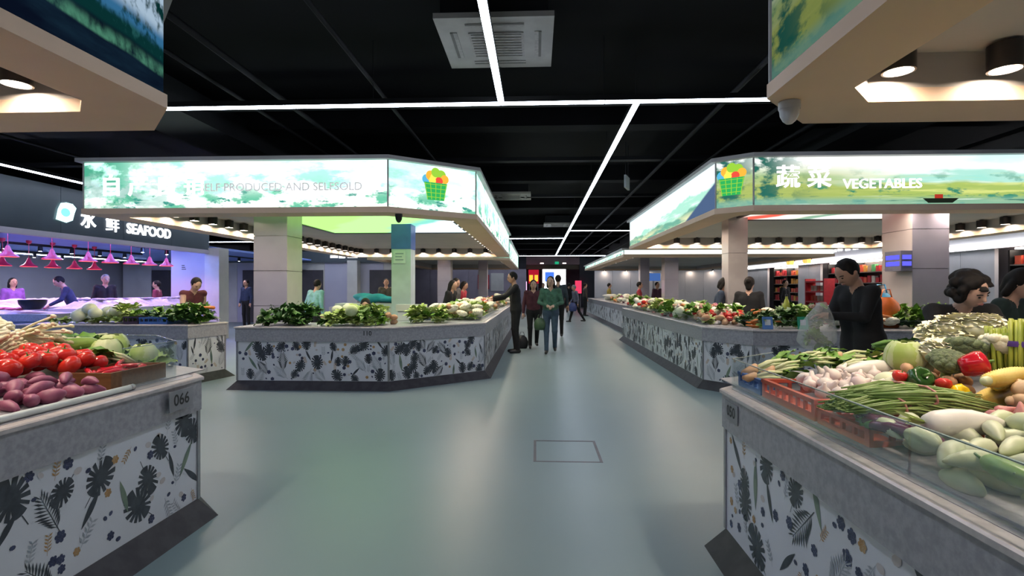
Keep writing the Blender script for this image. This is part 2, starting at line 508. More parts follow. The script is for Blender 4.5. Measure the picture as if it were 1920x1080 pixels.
# ------------------------------------------------------------------ ceiling cassettes
def cassette(loc, s, label):
    t = thing('ceiling_cassette', label, 'air conditioner', loc, 'ceiling air conditioners')
    x, y, z = loc; h = s / 2
    MB().prism([(x - h, y - h), (x + h, y - h), (x + h, y + h), (x - h, y + h)], z, z + .045,
               None).build('frame', mat('cassette_white', (0.30, 0.29, 0.275), None, 3, 0.5), t)
    MB().box(x - h + .05, x + h - .05, y - h + .05, y + h - .05, z + .045, z + .30).build('case', M_DUCT, t)
    g = h * .48
    mg = mat('grille_grey', (0.30, 0.285, 0.27), (0.24, 0.23, 0.22), 30, 0.6)
    gr = MB().box(x - g, x + g, y - g, y + g, z - .008, z - .0005).build('grille', mg, t)
    for i in range(9):
        yy = y - g + .03 + i * (2 * g - .06) / 8
        MB().box(x - g + .02, x + g - .02, yy - .006, yy + .006, z - .014, z - .008).build('slat', mg, gr)
    ms = mat('slot_dark', (0.10, 0.095, 0.09), None, 8, 0.6)
    for k in range(4):
        a = k * math.pi / 2; c, sn = math.cos(a), math.sin(a)
        for r, m in ((h * .77, ms), (h * .735, mg)):
            px, py = x + r * c, y + r * sn
            MB().obox((px, py, z - .003), a, .012 if m is ms else .03, h * .5, .003 if m is ms else .002).build('louvre', m, t)
    return t
cassette((-0.35, 4.86, 3.6), 1.0, 'white square air conditioner panel behind the near linear light')
cassette((-0.6, 13.0, 3.6), .95, 'small dim ceiling cassette above the far aisle, nearer one')
cassette((0.75, 19.0, 3.6), .95, 'small dim ceiling cassette beside the long far light')

# ------------------------------------------------------------------ canopies with backlit fascias
def downlight(x, y, z, label, group):
    """black cylinder lamp under a canopy ceiling at height z"""
    key = 'downlight'
    if key not in LIB:
        q = MB().lathe([(0, 0), (.03, 0), (.03, -.015), (.077, -.015), (.077, -.145), (.066, -.145), (.066, -.128), (0, -.128)], 18)
        me = q.mesh('downlight', M_BLACK, 40)
        l = MB().lathe([(.066, -.133), (.03, -.133), (0, -.133)], 18)
        l2 = l.mesh('lens', M_LENS)
        l2.flip_normals()
        LIB[key] = (me, l2)
    me, le = LIB[key]
    o = bpy.data.objects.new('cylinder_downlight', me); COL.objects.link(o); o.location = (x, y, z)
    setp(o, label, 'lamp', group)
    c = bpy.data.objects.new('lens', le); COL.objects.link(c); c.parent = o
    return o
LIB = {}

def canopy(name, label, poly, art_edges, zb=2.38, zt=3.13, zc=2.64, sw=0.37, lamps=(), lamp_label='', lamp_group='', sky=None, ceil_mat=None, cut=True):
    n = len(poly)
    cx = sum(p[0] for p in poly) / n; cy = sum(p[1] for p in poly) / n
    t = thing(name, label, 'canopy', (cx, cy, zb))
    inn = inset(poly, sw)
    MB().ring(poly, inn, zb, zb + .075).build('soffit', M_SOFFIT, t)
    MB().ring(inset(poly, -.05), inset(poly, .10), zt - .05, zt).build('top_trim', M_TRIM, t)
    MB().ring(inn, inset(inn, -.03), zb + .075, zc).build('inner_wall', M_CEIL, t)
    MB().prism(inset(poly, sw - .03), zc, zc + .04).build('canopy_ceiling', ceil_mat or M_CEIL, t)
    back = inset(poly, .05)
    MB().ring(back, inset(poly, .09), zb + .075, zt - .05).build('box_back', M_WHITE, t)
    pan = inset(poly, .018)
    for i in range(n):
        a, b = Vector(pan[i]), Vector(pan[(i + 1) % n]); e = (b - a).normalized(); L = (b - a).length
        z0, z1 = zb + .08, zt - .055
        m = art_edges.get(i)
        if m:
            q = MB().poly([(a.x, a.y, z0), (b.x, b.y, z0), (b.x, b.y, z1), (a.x, a.y, z1)], [(0, 0), (L, 0), (L, 1), (0, 1)])
            nn = Vector((-e.y, e.x)) * .02
            q.poly([(b.x + nn.x, b.y + nn.y, z0), (a.x + nn.x, a.y + nn.y, z0), (a.x + nn.x, a.y + nn.y, z1), (b.x + nn.x, b.y + nn.y, z1)], [(L, 0), (0, 0), (0, 1), (L, 1)])
            q.build('light_box_panel', m, t)
            MB().tube([(a.x, a.y, z0), (a.x, a.y, z1)], .012, 6).build('corner_strip', M_TRIM, t)
        else:
            MB().prism([(a.x, a.y), (b.x, b.y), (b.x - e.y * .02, b.y + e.x * .02), (a.x - e.y * .02, a.y + e.x * .02)], z0, z1).build('fascia_board', M_TRIM, t)
    lamp_poly = inset(inn, .11)
    for (i, s0, s1, step) in lamps:
        a, b = Vector(lamp_poly[i]), Vector(lamp_poly[(i + 1) % n]); L = (b - a).length; e = (b - a).normalized()
        s = s0
        while s <= min(s1, L) + 1e-6:
            p = a + e * s
            downlight(p.x, p.y, zc, lamp_label, lamp_group); s += step
    if sky:
        (x0, y0, x1, y1), m = sky
        fr = MB().ring([(x0 - .06, y0 - .06), (x1 + .06, y0 - .06), (x1 + .06, y1 + .06), (x0 - .06, y1 + .06)], [(x0, y0), (x1, y0), (x1, y1), (x0, y1)], zc - .03, zc).build('light_ceiling_frame', M_BLACK, t)
        q = MB().poly([(x0, y0, zc - .012), (x0, y1, zc - .012), (x1, y1, zc - .012), (x1, y0, zc - .012)], [(0, 0), (0, 1), (x1 - x0, 1), (x1 - x0, 0)])
        q.poly([(x0, y0, zc - .004), (x1, y0, zc - .004), (x1, y1, zc - .004), (x0, y1, zc - .004)], [(0, 0), (0, 1), (x1 - x0, 1), (x1 - x0, 0)])
        q.build('light_ceiling_panel', m, t)
    return t

def sky_art(name, cols, strength, ang=0.6):
    m = bpy.data.materials.new(name); m.use_nodes = True
    nt = m.node_tree; nt.nodes.clear(); X.nt = nt
    o = nt.nodes.new('ShaderNodeOutputMaterial'); e = nt.nodes.new('ShaderNodeEmission')
    tc = nt.nodes.new('ShaderNodeTexCoord'); sp = nt.nodes.new('ShaderNodeSeparateXYZ')
    nt.links.new(tc.outputs['Object'], sp.inputs[0])
    x, y = X(sp.outputs[0]), X(sp.outputs[1])
    d = x + y * ang + (noise(comb(x * .7, y * .7), 1.0, 3.0) - .5) * 1.2
    col = cols[0][1]
    for pos, c in cols[1:]:
        col = cmix(col, c, sstep(pos - .12, pos + .12, d))
    nt.links.new(col, e.inputs[0]); e.inputs[1].default_value = strength
    nt.links.new(e.outputs[0], o.inputs[0])
    return m

A_MINT = art('picture_mint_village', 'mint', BOX_POWER * 1.45)
A_PALE = art('picture_pale_village', 'pale', BOX_POWER * 1.45)
A_HILL = art('picture_green_hills', 'hills', BOX_POWER)
A_PEAK = art('picture_peaks', 'peaks', BOX_POWER * 1.15)
A_DUSK = art('picture_olive_hills', 'dusk', BOX_POWER * .36)
A_DEEP = art('picture_navy_mountain', 'deep', BOX_POWER * .5)
SKY_L = sky_art('light_ceiling_leaf', [(0, (0.42, 0.90, 0.22)), (-1.2, (0.45, 0.95, 0.30)), (0.15, (0.22, 0.62, 0.52)), (0.55, (0.75, 0.92, 1.0))], 1.5)
SKY_R = sky_art('light_ceiling_fruit', [(0, (1.0, 0.95, 0.85)), (-1.6, (0.85, 0.12, 0.08)), (-1.1, (1.0, 0.9, 0.8)), (-.4, (0.25, 0.42, 0.3)), (0.0, (1, 1, .95)), (1.2, (0.8, 0.5, 0.2))], 1.3)

FL = canopy('stall_canopy', 'cream canopy with pale mint village picture fascia over stall 110',
            [(-6.15, 6.95), (-1.95, 6.95), (-.86, 7.75), (-.86, 17.3), (-6.15, 17.3)], {0: A_MINT, 1: A_PALE, 2: A_PALE, 3: A_PALE},
            lamps=[(0, .3, 9, .6), (1, .3, 9, .5), (2, .3, 20, .55), (3, .25, 9, .5), (4, .2, 20, .5)],
            lamp_label='black cylinder downlight under the canopy of stall 110', lamp_group='downlights under the stall 110 canopy',
            sky=((-4.55, 7.7, -1.55, 11.9), SKY_L))
FR = canopy('stall_canopy', 'cream canopy reading vegetables over the far right produce stall',
            [(2.82, 7.05), (8.7, 7.05), (8.7, 14.0), (2.42, 14.0), (2.42, 7.35)], {0: A_HILL, 3: A_PEAK, 4: A_HILL},
            lamps=[(0, .3, 9, .6), (1, .2, 9, .5), (2, .2, 9, .5), (3, .3, 9, .55)],
            lamp_label='black cylinder downlight under the vegetables canopy', lamp_group='downlights under the vegetables canopy',
            sky=((3.6, 7.7, 6.4, 9.9), SKY_R))
NL = canopy('stall_canopy', 'cream canopy corner with navy mountain picture above counter 066',
            [(-6.5, -3.5), (-2.05, -3.5), (-2.05, 2.88), (-2.42, 3.28), (-6.5, 3.28)], {1: A_DEEP},
            lamps=[(1, 3.4, 9, .53), (3, .22, 2.6, .53)],
            lamp_label='black cylinder downlight under the canopy above the tomatoes', lamp_group='downlights above the tomatoes')
NR = canopy('stall_canopy', 'cream canopy corner with olive hill picture above counter 050',
            [(1.22, -3.5), (6.0, -3.5), (6.0, 3.32), (1.62, 3.32), (1.22, 2.88)], {4: A_DUSK},
            lamps=[(2, .47, 3.7, .53), (4, .12, 3.2, .53)],
            lamp_label='black cylinder downlight under the canopy above the bell peppers', lamp_group='downlights above the bell peppers')
FL2 = canopy('stall_canopy', 'distant canopy behind the stall 110 canopy along the aisle',
             [(-6.0, 18.7), (-1.5, 18.7), (-.95, 19.2), (-.95, 29.0), (-6.0, 29.0)], {0: A_MINT, 1: A_HILL, 2: A_MINT},
             lamps=[(0, .3, 9, .8), (2, .5, 9, 1.0)], lamp_label='downlight under the distant canopy behind stall 110', lamp_group='downlights under the distant canopy')
A_BAND = glow('light_band_white', (0.90, 1.0, 0.95), 1.6)
FR2 = canopy('stall_canopy', 'low distant canopy with a thin bright light band behind the vegetables stall',
             [(2.5, 15.4), (8.4, 15.4), (8.4, 27.5), (2.5, 27.5)], {0: A_BAND, 3: art('picture_band_mint', 'mint', 1.4)}, zb=2.27, zt=2.52, zc=2.46,
             lamps=[(0, .5, 9, .8), (3, .6, 20, 1.2)], lamp_label='downlight under the low distant canopy', lamp_group='downlights under the low distant canopy')

# lettering and marks on the fascias
place_chars('蔬 菜', .31, .012, .003, (3.10, 7.05, 2.80), (1, 0), 'letter', M_TXTW, FR)
place_chars('VEGETABLES', .175, .01, 0.0, (3.95, 7.05, 2.715), (1, 0), 'letter', M_TXTW, FR)
place_chars('自 产 自 销', .30, .012, .003, (-5.88, 6.95, 2.74), (1, 0), 'letter', M_TXTW, FL)
place_chars('SELF PRODUCED AND SELFSOLD', .150, .01, 0.0, (-4.50, 6.95, 2.72), (1, 0), 'letter', mat('sign_grey_white', (0.75, 0.74, 0.74), None, 4, 0.5, emit=.55), FL)

def basket(origin, right, s, parent):
    """round emblem: a green basket full of produce, flat on the light box"""
    mats = [glow('emblem_green', (0.03, 0.42, 0.10), 1.2), glow('emblem_leaf', (0.30, 0.60, 0.05), 1.2), glow('emblem_orange', (0.95, 0.45, 0.05), 1.2),
            glow('emblem_red', (0.80, 0.08, 0.05), 1.2), glow('emblem_yellow', (0.95, 0.80, 0.10), 1.2), glow('emblem_blue', (0.10, 0.45, 0.70), 1.2)]
    q = MB()
    def disc(x, y, r, c, z):
        q.cur = c; q.poly([(x + r * math.cos(k * math.pi / 8), y + r * math.sin(k * math.pi / 8), z) for k in range(16)])
    for x, y, r, c in ((-.32, .25, .16, 5), (-.18, .38, .17, 2), (.02, .30, .22, 4), (.2, .42, .18, 1), (.33, .30, .15, 2), (.0, .50, .16, 1), (.12, .22, .14, 3), (-.12, .22, .13, 4)):
        disc(x * s, y * s, r * s, c, .001 + .0006 * len(q.f))
    q.cur = 0; z = .008
    q.poly([(-.42 * s, .16 * s, z), (-.30 * s, -.42 * s, z), (.30 * s, -.42 * s, z), (.42 * s, .16 * s, z)])
    q.cur = 1
    for k in range(5):
        x = (-.3 + .15 * k) * s; q.poly([(x - .012 * s, -.40 * s, z + .001), (x + .012 * s, -.40 * s, z + .001), (x * 1.3 + .012 * s, .14 * s, z + .001), (x * 1.3 - .012 * s, .14 * s, z + .001)])
    for k in range(4):
        y = (-.32 + .14 * k) * s; w = (.31 + .03 * k) * s; q.poly([(-w, y - .01 * s, z + .001), (w, y - .01 * s, z + .001), (w, y + .01 * s, z + .001), (-w, y + .01 * s, z + .001)])
    r = Vector((right[0], right[1], 0)).normalized(); n = r.cross(Vector((0, 0, 1)))
    M = Matrix(((r.x, 0, n.x), (r.y, 0, n.y), (0, 1, n.z))).to_4x4(); M.translation = Vector(origin) + n * .004
    MB().add(q, M).build('basket_emblem', mats, parent)
e = Vector((1.09, .80)).normalized()
basket((-1.405 + .012, 7.35 - .008, 2.77), (e.x, e.y), .42, FL)
basket((2.60, 7.22, 2.78), (.4, -.3), .40, FR)
# the little boat printed on the vegetables fascia
q = MB()
q.poly([(5.02, 7.064, 2.47), (5.32, 7.064, 2.47), (5.40, 7.064, 2.53), (4.95, 7.064, 2.53)])
q.build('boat_print', glow('print_dark', (0.02, 0.03, 0.02), .6), FR)
MB().box(5.10, 5.20, 7.062, 7.066, 2.53, 2.58).build('boat_figure_print', glow('print_red', (0.6, 0.05, 0.03), .8), FR)

# ------------------------------------------------------------------ small fixtures under the canopies
def dome(label, loc, r, m):
    t = MB().lathe([(0, 0), (r, 0), (r, -.035), (r * .96, -.04)], 20, loc).build('dome_camera', m, None, 40, label=label, cat='camera')
    MB().lathe([(r * .92, -.038), (r * .86, -.07), (r * .6, -.10), (r * .3, -.115), (0, -.12)], 20, loc).build('dome', m, t, True)
dome('white dome camera under the corner of the near canopy above counter 050', (1.36, 2.93, 2.378), .055, mat('camera_white', (0.55, 0.54, 0.56), None, 4, 0.3))
dome('small black dome camera under the front soffit of the stall 110 canopy', (-1.85, 7.12, 2.378), .05, M_BLACK)

t = thing('exit_sign', 'small green exit sign hung on rods beside the far linear light', 'sign', (1.62, 9.6, 3.06))
MB().obox((1.62, 9.6, 3.26), R(70), .17, .018, .11).build('case', mat('sign_case', (0.30, 0.31, 0.32), None, 4, 0.5), t)
MB().obox((1.62 - .019, 9.6 - .0065, 3.26), R(70), .155, .003, .09).build('face', glow('exit_green', (0.02, 0.45, 0.22), .9), t)
for dy in (-.12, .12):
    MB().tube([(1.62 + dy * .34, 9.6 + dy * .94, 3.37), (1.62 + dy * .34, 9.6 + dy * .94, ZC)], .006, 6).build('rod', M_PIPE, t)

# ------------------------------------------------------------------ columns
def column(label, x0, x1, y0, y1, h, mfront, mside, rows=.55, cat='column'):
    t = thing('tiled_column', label, cat, ((x0 + x1) / 2, (y0 + y1) / 2, 0), None)
    MB().box(x0 + .012, x1 - .012, y0 + .012, y1 - .012, 0, h).build('core', M_GROUT, t)
    k = 0; z = 0
    while z < h - .02:
        z1 = min(z + rows, h)
        g = .004
        MB().box(x0 + g, x1 - g, y0, y0 + .011, z + g, z1 - g).build('tile', mfront, t)
        MB().box(x1 - .011, x1, y0 + g, y1 - g, z + g, z1 - g).build('tile', mside, t)
        MB().box(x0, x0 + .011, y0 + g, y1 - g, z + g, z1 - g).build('tile', mside, t)
        z = z1
    return t
column('grey tiled square column behind the produce of stall 110', -4.44, -3.90, 8.2, 8.74, 2.64, M_TILE, M_TILE2)
column('grey tiled square column carrying a blue display in the vegetables stall', 5.22, 5.72, 7.65, 8.3, 2.64, M_TILE, M_TILE2)
column('slim grey column with a small number plate in the vegetables stall', 3.40, 3.74, 9.6, 9.94, 2.64, mat('column_paint', (0.40, 0.38, 0.375), None, 2, 0.4), M_TILE2, 1.0)
c = thing('sign_column', 'blue topped white column with a price board inside stall 110', 'column', (-2.63, 10.45, 0))
MB().box(-2.82, -2.44, 10.3, 10.68, 0, 2.14).build('shaft', mat('column_mint', (0.52, 0.60, 0.63), None, 2, 0.35), c)
MB().box(-2.825, -2.435, 10.295, 10.685, 2.14, 2.64).build('blue_band', mat('column_blue', (0.05, 0.14, 0.46), (0.04, 0.11, 0.40), 3, 0.35), c)
MB().box(-2.78, -2.54, 10.285, 10.297, 1.86, 2.10).build('notice', mat('notice_pale', (0.66, 0.70, 0.72), None, 3, 0.5), c)
for k in range(3):
    MB().box(-2.74, -2.58 - .03 * (k % 2), 10.282, 10.286, 2.04 - .06 * k, 2.06 - .06 * k).build('notice_line', mat('notice_ink', (0.25, 0.30, 0.38), None, 3, 0.6), c)

d = thing('scale_display', 'grey box display with two blue lines on the tiled column', 'display', (5.2, 7.8, 1.62))
MB().box(5.06, 5.215, 7.64, 7.98, 1.62, 1.90).build('case', mat('display_case', (0.16, 0.16, 0.22), None, 4, 0.4), d)
for k in range(2):
    MB().box(5.08, 5.20, 7.634, 7.64, 1.69 + .09 * k, 1.75 + .09 * k).build('blue_line', glow('display_blue', (0.10, 0.10, 1.0), 1.6), d)
    MB().box(5.054, 5.06, 7.67, 7.95, 1.69 + .09 * k, 1.75 + .09 * k).build('blue_line', glow('display_blue', (0.10, 0.10, 1.0), 1.6), d)

# ------------------------------------------------------------------ counters with leaf-printed fronts
PRINT = [mat('print_slate', (0.028, 0.033, 0.045), (0.05, 0.06, 0.075), 20, 0.4), mat('print_navy', (0.022, 0.028, 0.075), (0.05, 0.06, 0.13), 25, 0.4),
         mat('print_sage', (0.19, 0.25, 0.18), (0.10, 0.15, 0.13), 9, 0.4), mat('print_grey', (0.30, 0.33, 0.38), (0.40, 0.42, 0.46), 15, 0.4),
         mat('print_ochre', (0.42, 0.22, 0.07), (0.45, 0.30, 0.16), 25, 0.4), mat('print_blush', (0.50, 0.44, 0.43), (0.54, 0.50, 0.50), 12, 0.4)]

def motif_shapes(kind, r):
    """flat outlines (x, y) as lists of triangles or fans, unit size"""
    out = []
    if kind == 'monstera':
        pts = []
        for k in range(72):
            t = 2 * math.pi * k / 72 - math.pi / 2
            base = .50 * (1 - .10 * math.cos(2 * t)) * (1 + .12 * math.sin(t))
            side = (k % 36) / 36.0
            slot = 1.0
            if .12 < side < .90 and (int(side * 12) % 2 == 1 if False else ((side * 7) % 1.0) > .74): slot = .50
            pts.append((base * slot * math.cos(t), .62 * (base * slot) * 2 * .82 * math.sin(t)))
        for i in range(72): out.append([(0, 0), pts[i], pts[(i + 1) % 72]])
        out.append([(-.012, -.5), (.012, -.5), (.012, -.8), (-.012, -.8)])
    elif kind == 'frond':
        out.append([(-.012, -.6), (.012, -.6), (.006, .6), (-.006, .6)])
        for i in range(11):
            y = -.45 + i * .095; w = .38 * (1 - abs(i - 4.0) / 9)
            for s in (-1, 1):
                out.append([(0, y), (s * w * .6, y + .10), (s * w, y + .24), (s * w * .55, y + .17)])
    elif kind == 'blade':
        n = 10; L = [(-(.11 * math.sin(math.pi * i / n)) - .00, -.6 + 1.2 * i / n) for i in range(n + 1)]; Rr = [(.09 * math.sin(math.pi * i / n), -.6 + 1.2 * i / n) for i in range(n + 1)]
        for i in range(n): out.append([L[i], Rr[i], Rr[i + 1], L[i + 1]])
    elif kind == 'flower':
        for k in range(6):
            t = k * math.pi / 3; p = (.30 * math.cos(t), .30 * math.sin(t))
            out.append([(p[0] + .17 * math.cos(j * math.pi / 4), p[1] + .17 * math.sin(j * math.pi / 4)) for j in range(8)])
        out.append([(.16 * math.cos(j * math.pi / 4), .16 * math.sin(j * math.pi / 4)) for j in range(8)])
    elif kind == 'sprig':
        out.append([(-.01, -.5), (.01, -.5), (.01, .45), (-.01, .45)])
        for i in range(5):
            for s in (-1, 1):
                y = -.3 + i * .17
                out.append([(0, y), (s * .14, y + .05), (s * .22, y + .17), (s * .08, y + .12)])
    elif kind == 'dot':
        out.append([(.5 * math.cos(j * math.pi / 4), .36 * math.sin(j * math.pi / 4)) for j in range(8)])
    return out
KINDS = [('monstera', .17, 0, .17), ('monstera', .13, 0, .13), ('frond', .20, 0, .09), ('frond', .20, 3, .13), ('blade', .19, 2, .08), ('blade', .16, 0, .07),
         ('flower', .055, 1, .12), ('flower', .045, 4, .05), ('sprig', .12, 3, .10), ('sprig', .09, 4, .05), ('dot', .03, 1, .07), ('dot', .04, 5, .05)]

def leaf_print(a, b, z0, z1, out, parent, dens=105, seed=0):
    r = random.Random(seed); a, b = Vector(a), Vector(b); L = (b - a).length; e = (b - a).normalized(); n = Vector((e.y, -e.x))
    q = MB(); W = [k[3] for k in KINDS]; placed = []
    H = z1 - z0
    for i in range(int(L * H * dens * 3)):
        kind, size, c, _ = r.choices(KINDS, W)[0]; size *= r.uniform(.8, 1.15)
        s, z = r.uniform(.02, L - .02), r.uniform(.02, H - .02)
        if any((s - p) ** 2 + (z - w) ** 2 < ((size + g) * .33) ** 2 for p, w, g in placed): continue
        if len(placed) > L * H * dens: break
        placed.append((s, z, size)); t = r.uniform(-.9, .9) + (math.pi if r.random() < .2 else 0); ct, st = math.cos(t), math.sin(t)
        d = .0012 + .00005 * (len(placed) % 12)
        for poly in motif_shapes(kind, r):
            q.cur = c; pts = []
            for (x, y) in poly:
                x, y = x * size, y * size
                ss = min(max(s + x * ct - y * st, .003), L - .003); zz = min(max(z + x * st + y * ct, .003), H - .003)
                p = a + e * ss + n * d
                pts.append((p.x, p.y, z0 + zz))
            q.poly(pts)
    o = q.build('leaf_print', PRINT, parent)
    o['kind'] = 'stuff'
    return o

def counter(label, poly, edges, number=None, h=.85, print_dens=105, name='market_counter'):
    """poly counter-clockwise footprint; edges = indices of the faces that carry printed panels"""
    n = len(poly); cx = sum(p[0] for p in poly) / n; cy = sum(p[1] for p in poly) / n
    t = thing(name, label, 'counter', (cx, cy, 0))
    fr = inset(poly, .03)
    MB().prism(inset(poly, .05), .0, h - .19).build('body', M_WHITE, t)
    cap = MB().prism(inset(poly, .012), h - .20, h - .022).build('stone_band', M_STONE, t)
    MB().prism(poly, h - .022, h - .006, None).prism(poly, h - .006, h, inset(poly, .006)).build('stone_edge', M_EDGE, t)
    MB().prism(inset(poly, .055), h, h + .002).build('counter_top', M_STONE, t)
    MB().prism(inset(poly, -.07), 0, .115, inset(poly, .03)).build('plinth', M_PLINTH, t)
    for i in edges:
        a, b = Vector(fr[i]), Vector(fr[(i + 1) % n]); e = (b - a).normalized(); nn = Vector((-e.y, e.x)); L = (b - a).length
        a2, b2 = a + e * .012, b - e * .012
        z0, z1 = .116, h - .20
        p = MB().prism([tuple(a2), tuple(b2), tuple(b2 + nn * .02), tuple(a2 + nn * .02)], z0, z1).build('front_panel', M_PANEL, t)
        leaf_print(a2, b2, z0, z1, 1, p, print_dens, seed=int(abs(a.x * 37 + a.y * 11) * 10) + i)
        for c in (a, b):
            MB().obox((c.x - nn.x * .002, c.y - nn.y * .002, (z0 + z1) / 2), math.atan2(e.y, e.x), .012, .006, (z1 - z0) / 2).build('corner_strip', M_STEEL, t)
    if number:
        txt, org, right, size, plate = number
        r = Vector((right[0], right[1])).normalized(); nn = Vector((r.y, -r.x))
        o = Vector(org[:2]) + nn * .004
        if plate:
            MB().obox((o.x, o.y, org[2]), math.atan2(r.y, r.x), size * 1.12, .002, size * .62).build('number_plate', mat('plate_grey', (0.30, 0.30, 0.32), None, 6, 0.4), t)
            o = o + nn * .003
        place_text(text_mb(txt, size, 0, bold=.0015), (o.x, o.y, org[2]), right, 'number_lettering', M_INK, t)
    return t

C_NL = counter('grey stone counter numbered 066 carrying tomatoes and sweet potatoes', [(-6.0, 2.45), (-3.05, 2.45), (-3.05, -1.6), (-2.0, -1.6), (-2.0, 3.13), (-2.42, 3.53), (-6.0, 3.53)], [3], ('066', (-1.988 - .012 + .012, 2.90, .757), (0, 1), .088, True))
C_NR = counter('grey stone counter numbered 050 carrying garlic, chives and bell peppers', [(.97, -1.6), (2.05, -1.6), (2.05, 2.2), (5.2, 2.2), (5.2, 3.27), (1.39, 3.27), (.97, 2.87)], [6], ('050', (.97 + .012, 2.72, .757), (0, -1), .075, True))
C_FL = counter('grey stone corner counter numbered 110 with leaf panels and a chamfered corner', [(-4.12, 7.1), (-1.98, 7.1), (-.76, 8.15), (-.76, 17.2), (-1.7, 17.2), (-1.7, 8.65), (-2.3, 8.05), (-4.12, 8.05)], [0, 1, 2], ('110', (-2.28, 7.112, .765), (1, 0), .085, False))
C_FA = counter('grey stone counter with leaf panels beside the entrance gap left of counter 110', [(-7.6, 7.42), (-4.98, 7.42), (-4.82, 8.15), (-5.7, 8.3), (-7.6, 8.3)], [0, 1])
C_FR = counter('long grey stone corner counter with leaf panels under the vegetables canopy', [(2.75, 6.9), (8.4, 6.9), (8.4, 7.85), (3.6, 7.85), (3.2, 8.3), (3.2, 14.3), (2.28, 14.3), (2.28, 7.48)], [0, 6, 7])
C_FR2 = counter('distant grey stone counter with leaf panels beyond the vegetables stall', [(2.7, 15.6), (3.7, 15.6), (3.7, 29.0), (2.7, 29.0)], [0, 3], print_dens=30)
C_FL2 = counter('distant grey stone counter with leaf panels beyond counter 110', [(-1.9, 18.9), (-.95, 18.9), (-.95, 29.0), (-1.9, 29.0)], [0, 1], print_dens=30)

# clear glass guards on the two near counters
def glass_guard(label, segs, z0, z1):
    xs = [p[0] for s in segs for p in s]; ys = [p[1] for s in segs for p in s]
    t = thing('glass_guard', label, 'glass screen', ((min(xs) + max(xs)) / 2, (min(ys) + max(ys)) / 2, z0))
    for a, b in segs:
        a, b = Vector(a), Vector(b); ang = math.atan2(b.y - a.y, b.x - a.x); L = (b - a).length / 2
        c = (a + b) / 2
        MB().obox((c.x, c.y, (z0 + z1) / 2), ang, L, .004, (z1 - z0) / 2).build('pane', M_GLASS, t)
        MB().obox((c.x, c.y, z1 + .001), ang, L, .0045, .0015).build('edge', mat('glass_edge', (0.20, 0.26, 0.25), None, 5, 0.2), t)
    return t
glass_guard('clear glass guard along the front edge of counter 050', [((1.05, .2), (1.05, 1.55)), ((1.05, 1.56), (1.05, 2.90)), ((1.05, 2.905), (1.39, 3.20))], .853, 1.0)
glass_guard('clear glass guard at the corner end of counter 066', [((-2.10, 3.02), (-2.48, 3.38)), ((-2.48, 3.385), (-3.4, 3.385)), ((-2.10, 2.62), (-2.10, 3.015))], .853, 1.07)

# ------------------------------------------------------------------ produce: one prototype of each kind, then copies
def veg(name, c, c2, scale=12, rough=0.38, **k): return mat(name, c, c2, scale, rough, **k)
V_TOM = veg('tomato_red', (0.62, 0.035, 0.02), (0.50, 0.02, 0.02), 10, .18)
V_CALYX = veg('stem_green', (0.10, 0.22, 0.04), None)
V_SWEET = veg('sweet_potato_purple', (0.34, 0.10, 0.17), (0.24, 0.06, 0.12), 14, .45)
V_POT = veg('potato_tan', (0.52, 0.30, 0.16), (0.42, 0.23, 0.12), 18, .6)
V_GARLIC = veg('garlic_white', (0.78, 0.70, 0.63), (0.66, 0.50, 0.48), 10, .45)
V_DAIK = veg('daikon_white', (0.80, 0.76, 0.70), (0.72, 0.68, 0.60), 5, .35)
V_KOHL = veg('pale_green_skin', (0.50, 0.56, 0.34), (0.62, 0.62, 0.46), 5, .4)
V_GREEN = veg('gourd_green', (0.16, 0.30, 0.05), (0.30, 0.42, 0.10), 6, .3)
V_DGREEN = veg('dark_green_skin', (0.02, 0.07, 0.015), (0.04, 0.11, 0.02), 9, .18)
V_RED = veg('pepper_red', (0.52, 0.015, 0.03), (0.42, 0.01, 0.02), 6, .14)
V_YEL = veg('pepper_yellow', (0.85, 0.58, 0.02), (0.80, 0.50, 0.02), 6, .16)
V_BROC = veg('broccoli_green', (0.075, 0.10, 0.055), (0.12, 0.16, 0.07), 60, .75, bump=.6, bscale=90)
V_BROCST = veg('broccoli_stalk', (0.30, 0.40, 0.16), None)
V_CAUL = veg('cauliflower_cream', (0.86, 0.83, 0.68), (0.78, 0.73, 0.52), 30, .6, bump=.3, bscale=60)
V_CORN = veg('corn_yellow', (0.80, 0.60, 0.16), (0.72, 0.50, 0.10), 20, .4)
V_LEAF = veg('leaf_green', (0.10, 0.24, 0.025), (0.20, 0.36, 0.05), 9, .42)
V_LEAFD = veg('leaf_dark', (0.03, 0.10, 0.02), (0.07, 0.17, 0.03), 9, .42)
V_LEAFL = veg('leaf_light', (0.34, 0.46, 0.10), (0.46, 0.56, 0.20), 9, .42)
V_STEM = veg('stem_pale', (0.66, 0.68, 0.42), (0.54, 0.60, 0.30), 9, .4)
V_ROOT = veg('root_tan', (0.45, 0.25, 0.12), (0.55, 0.35, 0.20), 20, .6)
V_CABB = veg('cabbage_pale', (0.44, 0.54, 0.22), (0.60, 0.66, 0.40), 7, .45)
V_MUSH = veg('mushroom_cream', (0.84, 0.78, 0.58), (0.74, 0.65, 0.42), 12, .5)
V_CHIVE = veg('chive_green', (0.16, 0.27, 0.06), (0.30, 0.40, 0.14), 8, .45)
V_STALK = veg('stalk_yellow_green', (0.38, 0.42, 0.06), (0.26, 0.33, 0.04), 10, .4)
V_TAPE = veg('tape_purple', (0.10, 0.05, 0.28), None, 5, .4)
V_EGG = veg('aubergine_purple', (0.10, 0.012, 0.05), (0.15, 0.02, 0.07), 5, .2)
V_GING = veg('ginger_buff', (0.60, 0.42, 0.26), (0.50, 0.33, 0.20), 14, .6)
V_CARR = veg('carrot_orange', (0.72, 0.22, 0.04), (0.62, 0.17, 0.03), 12, .45)
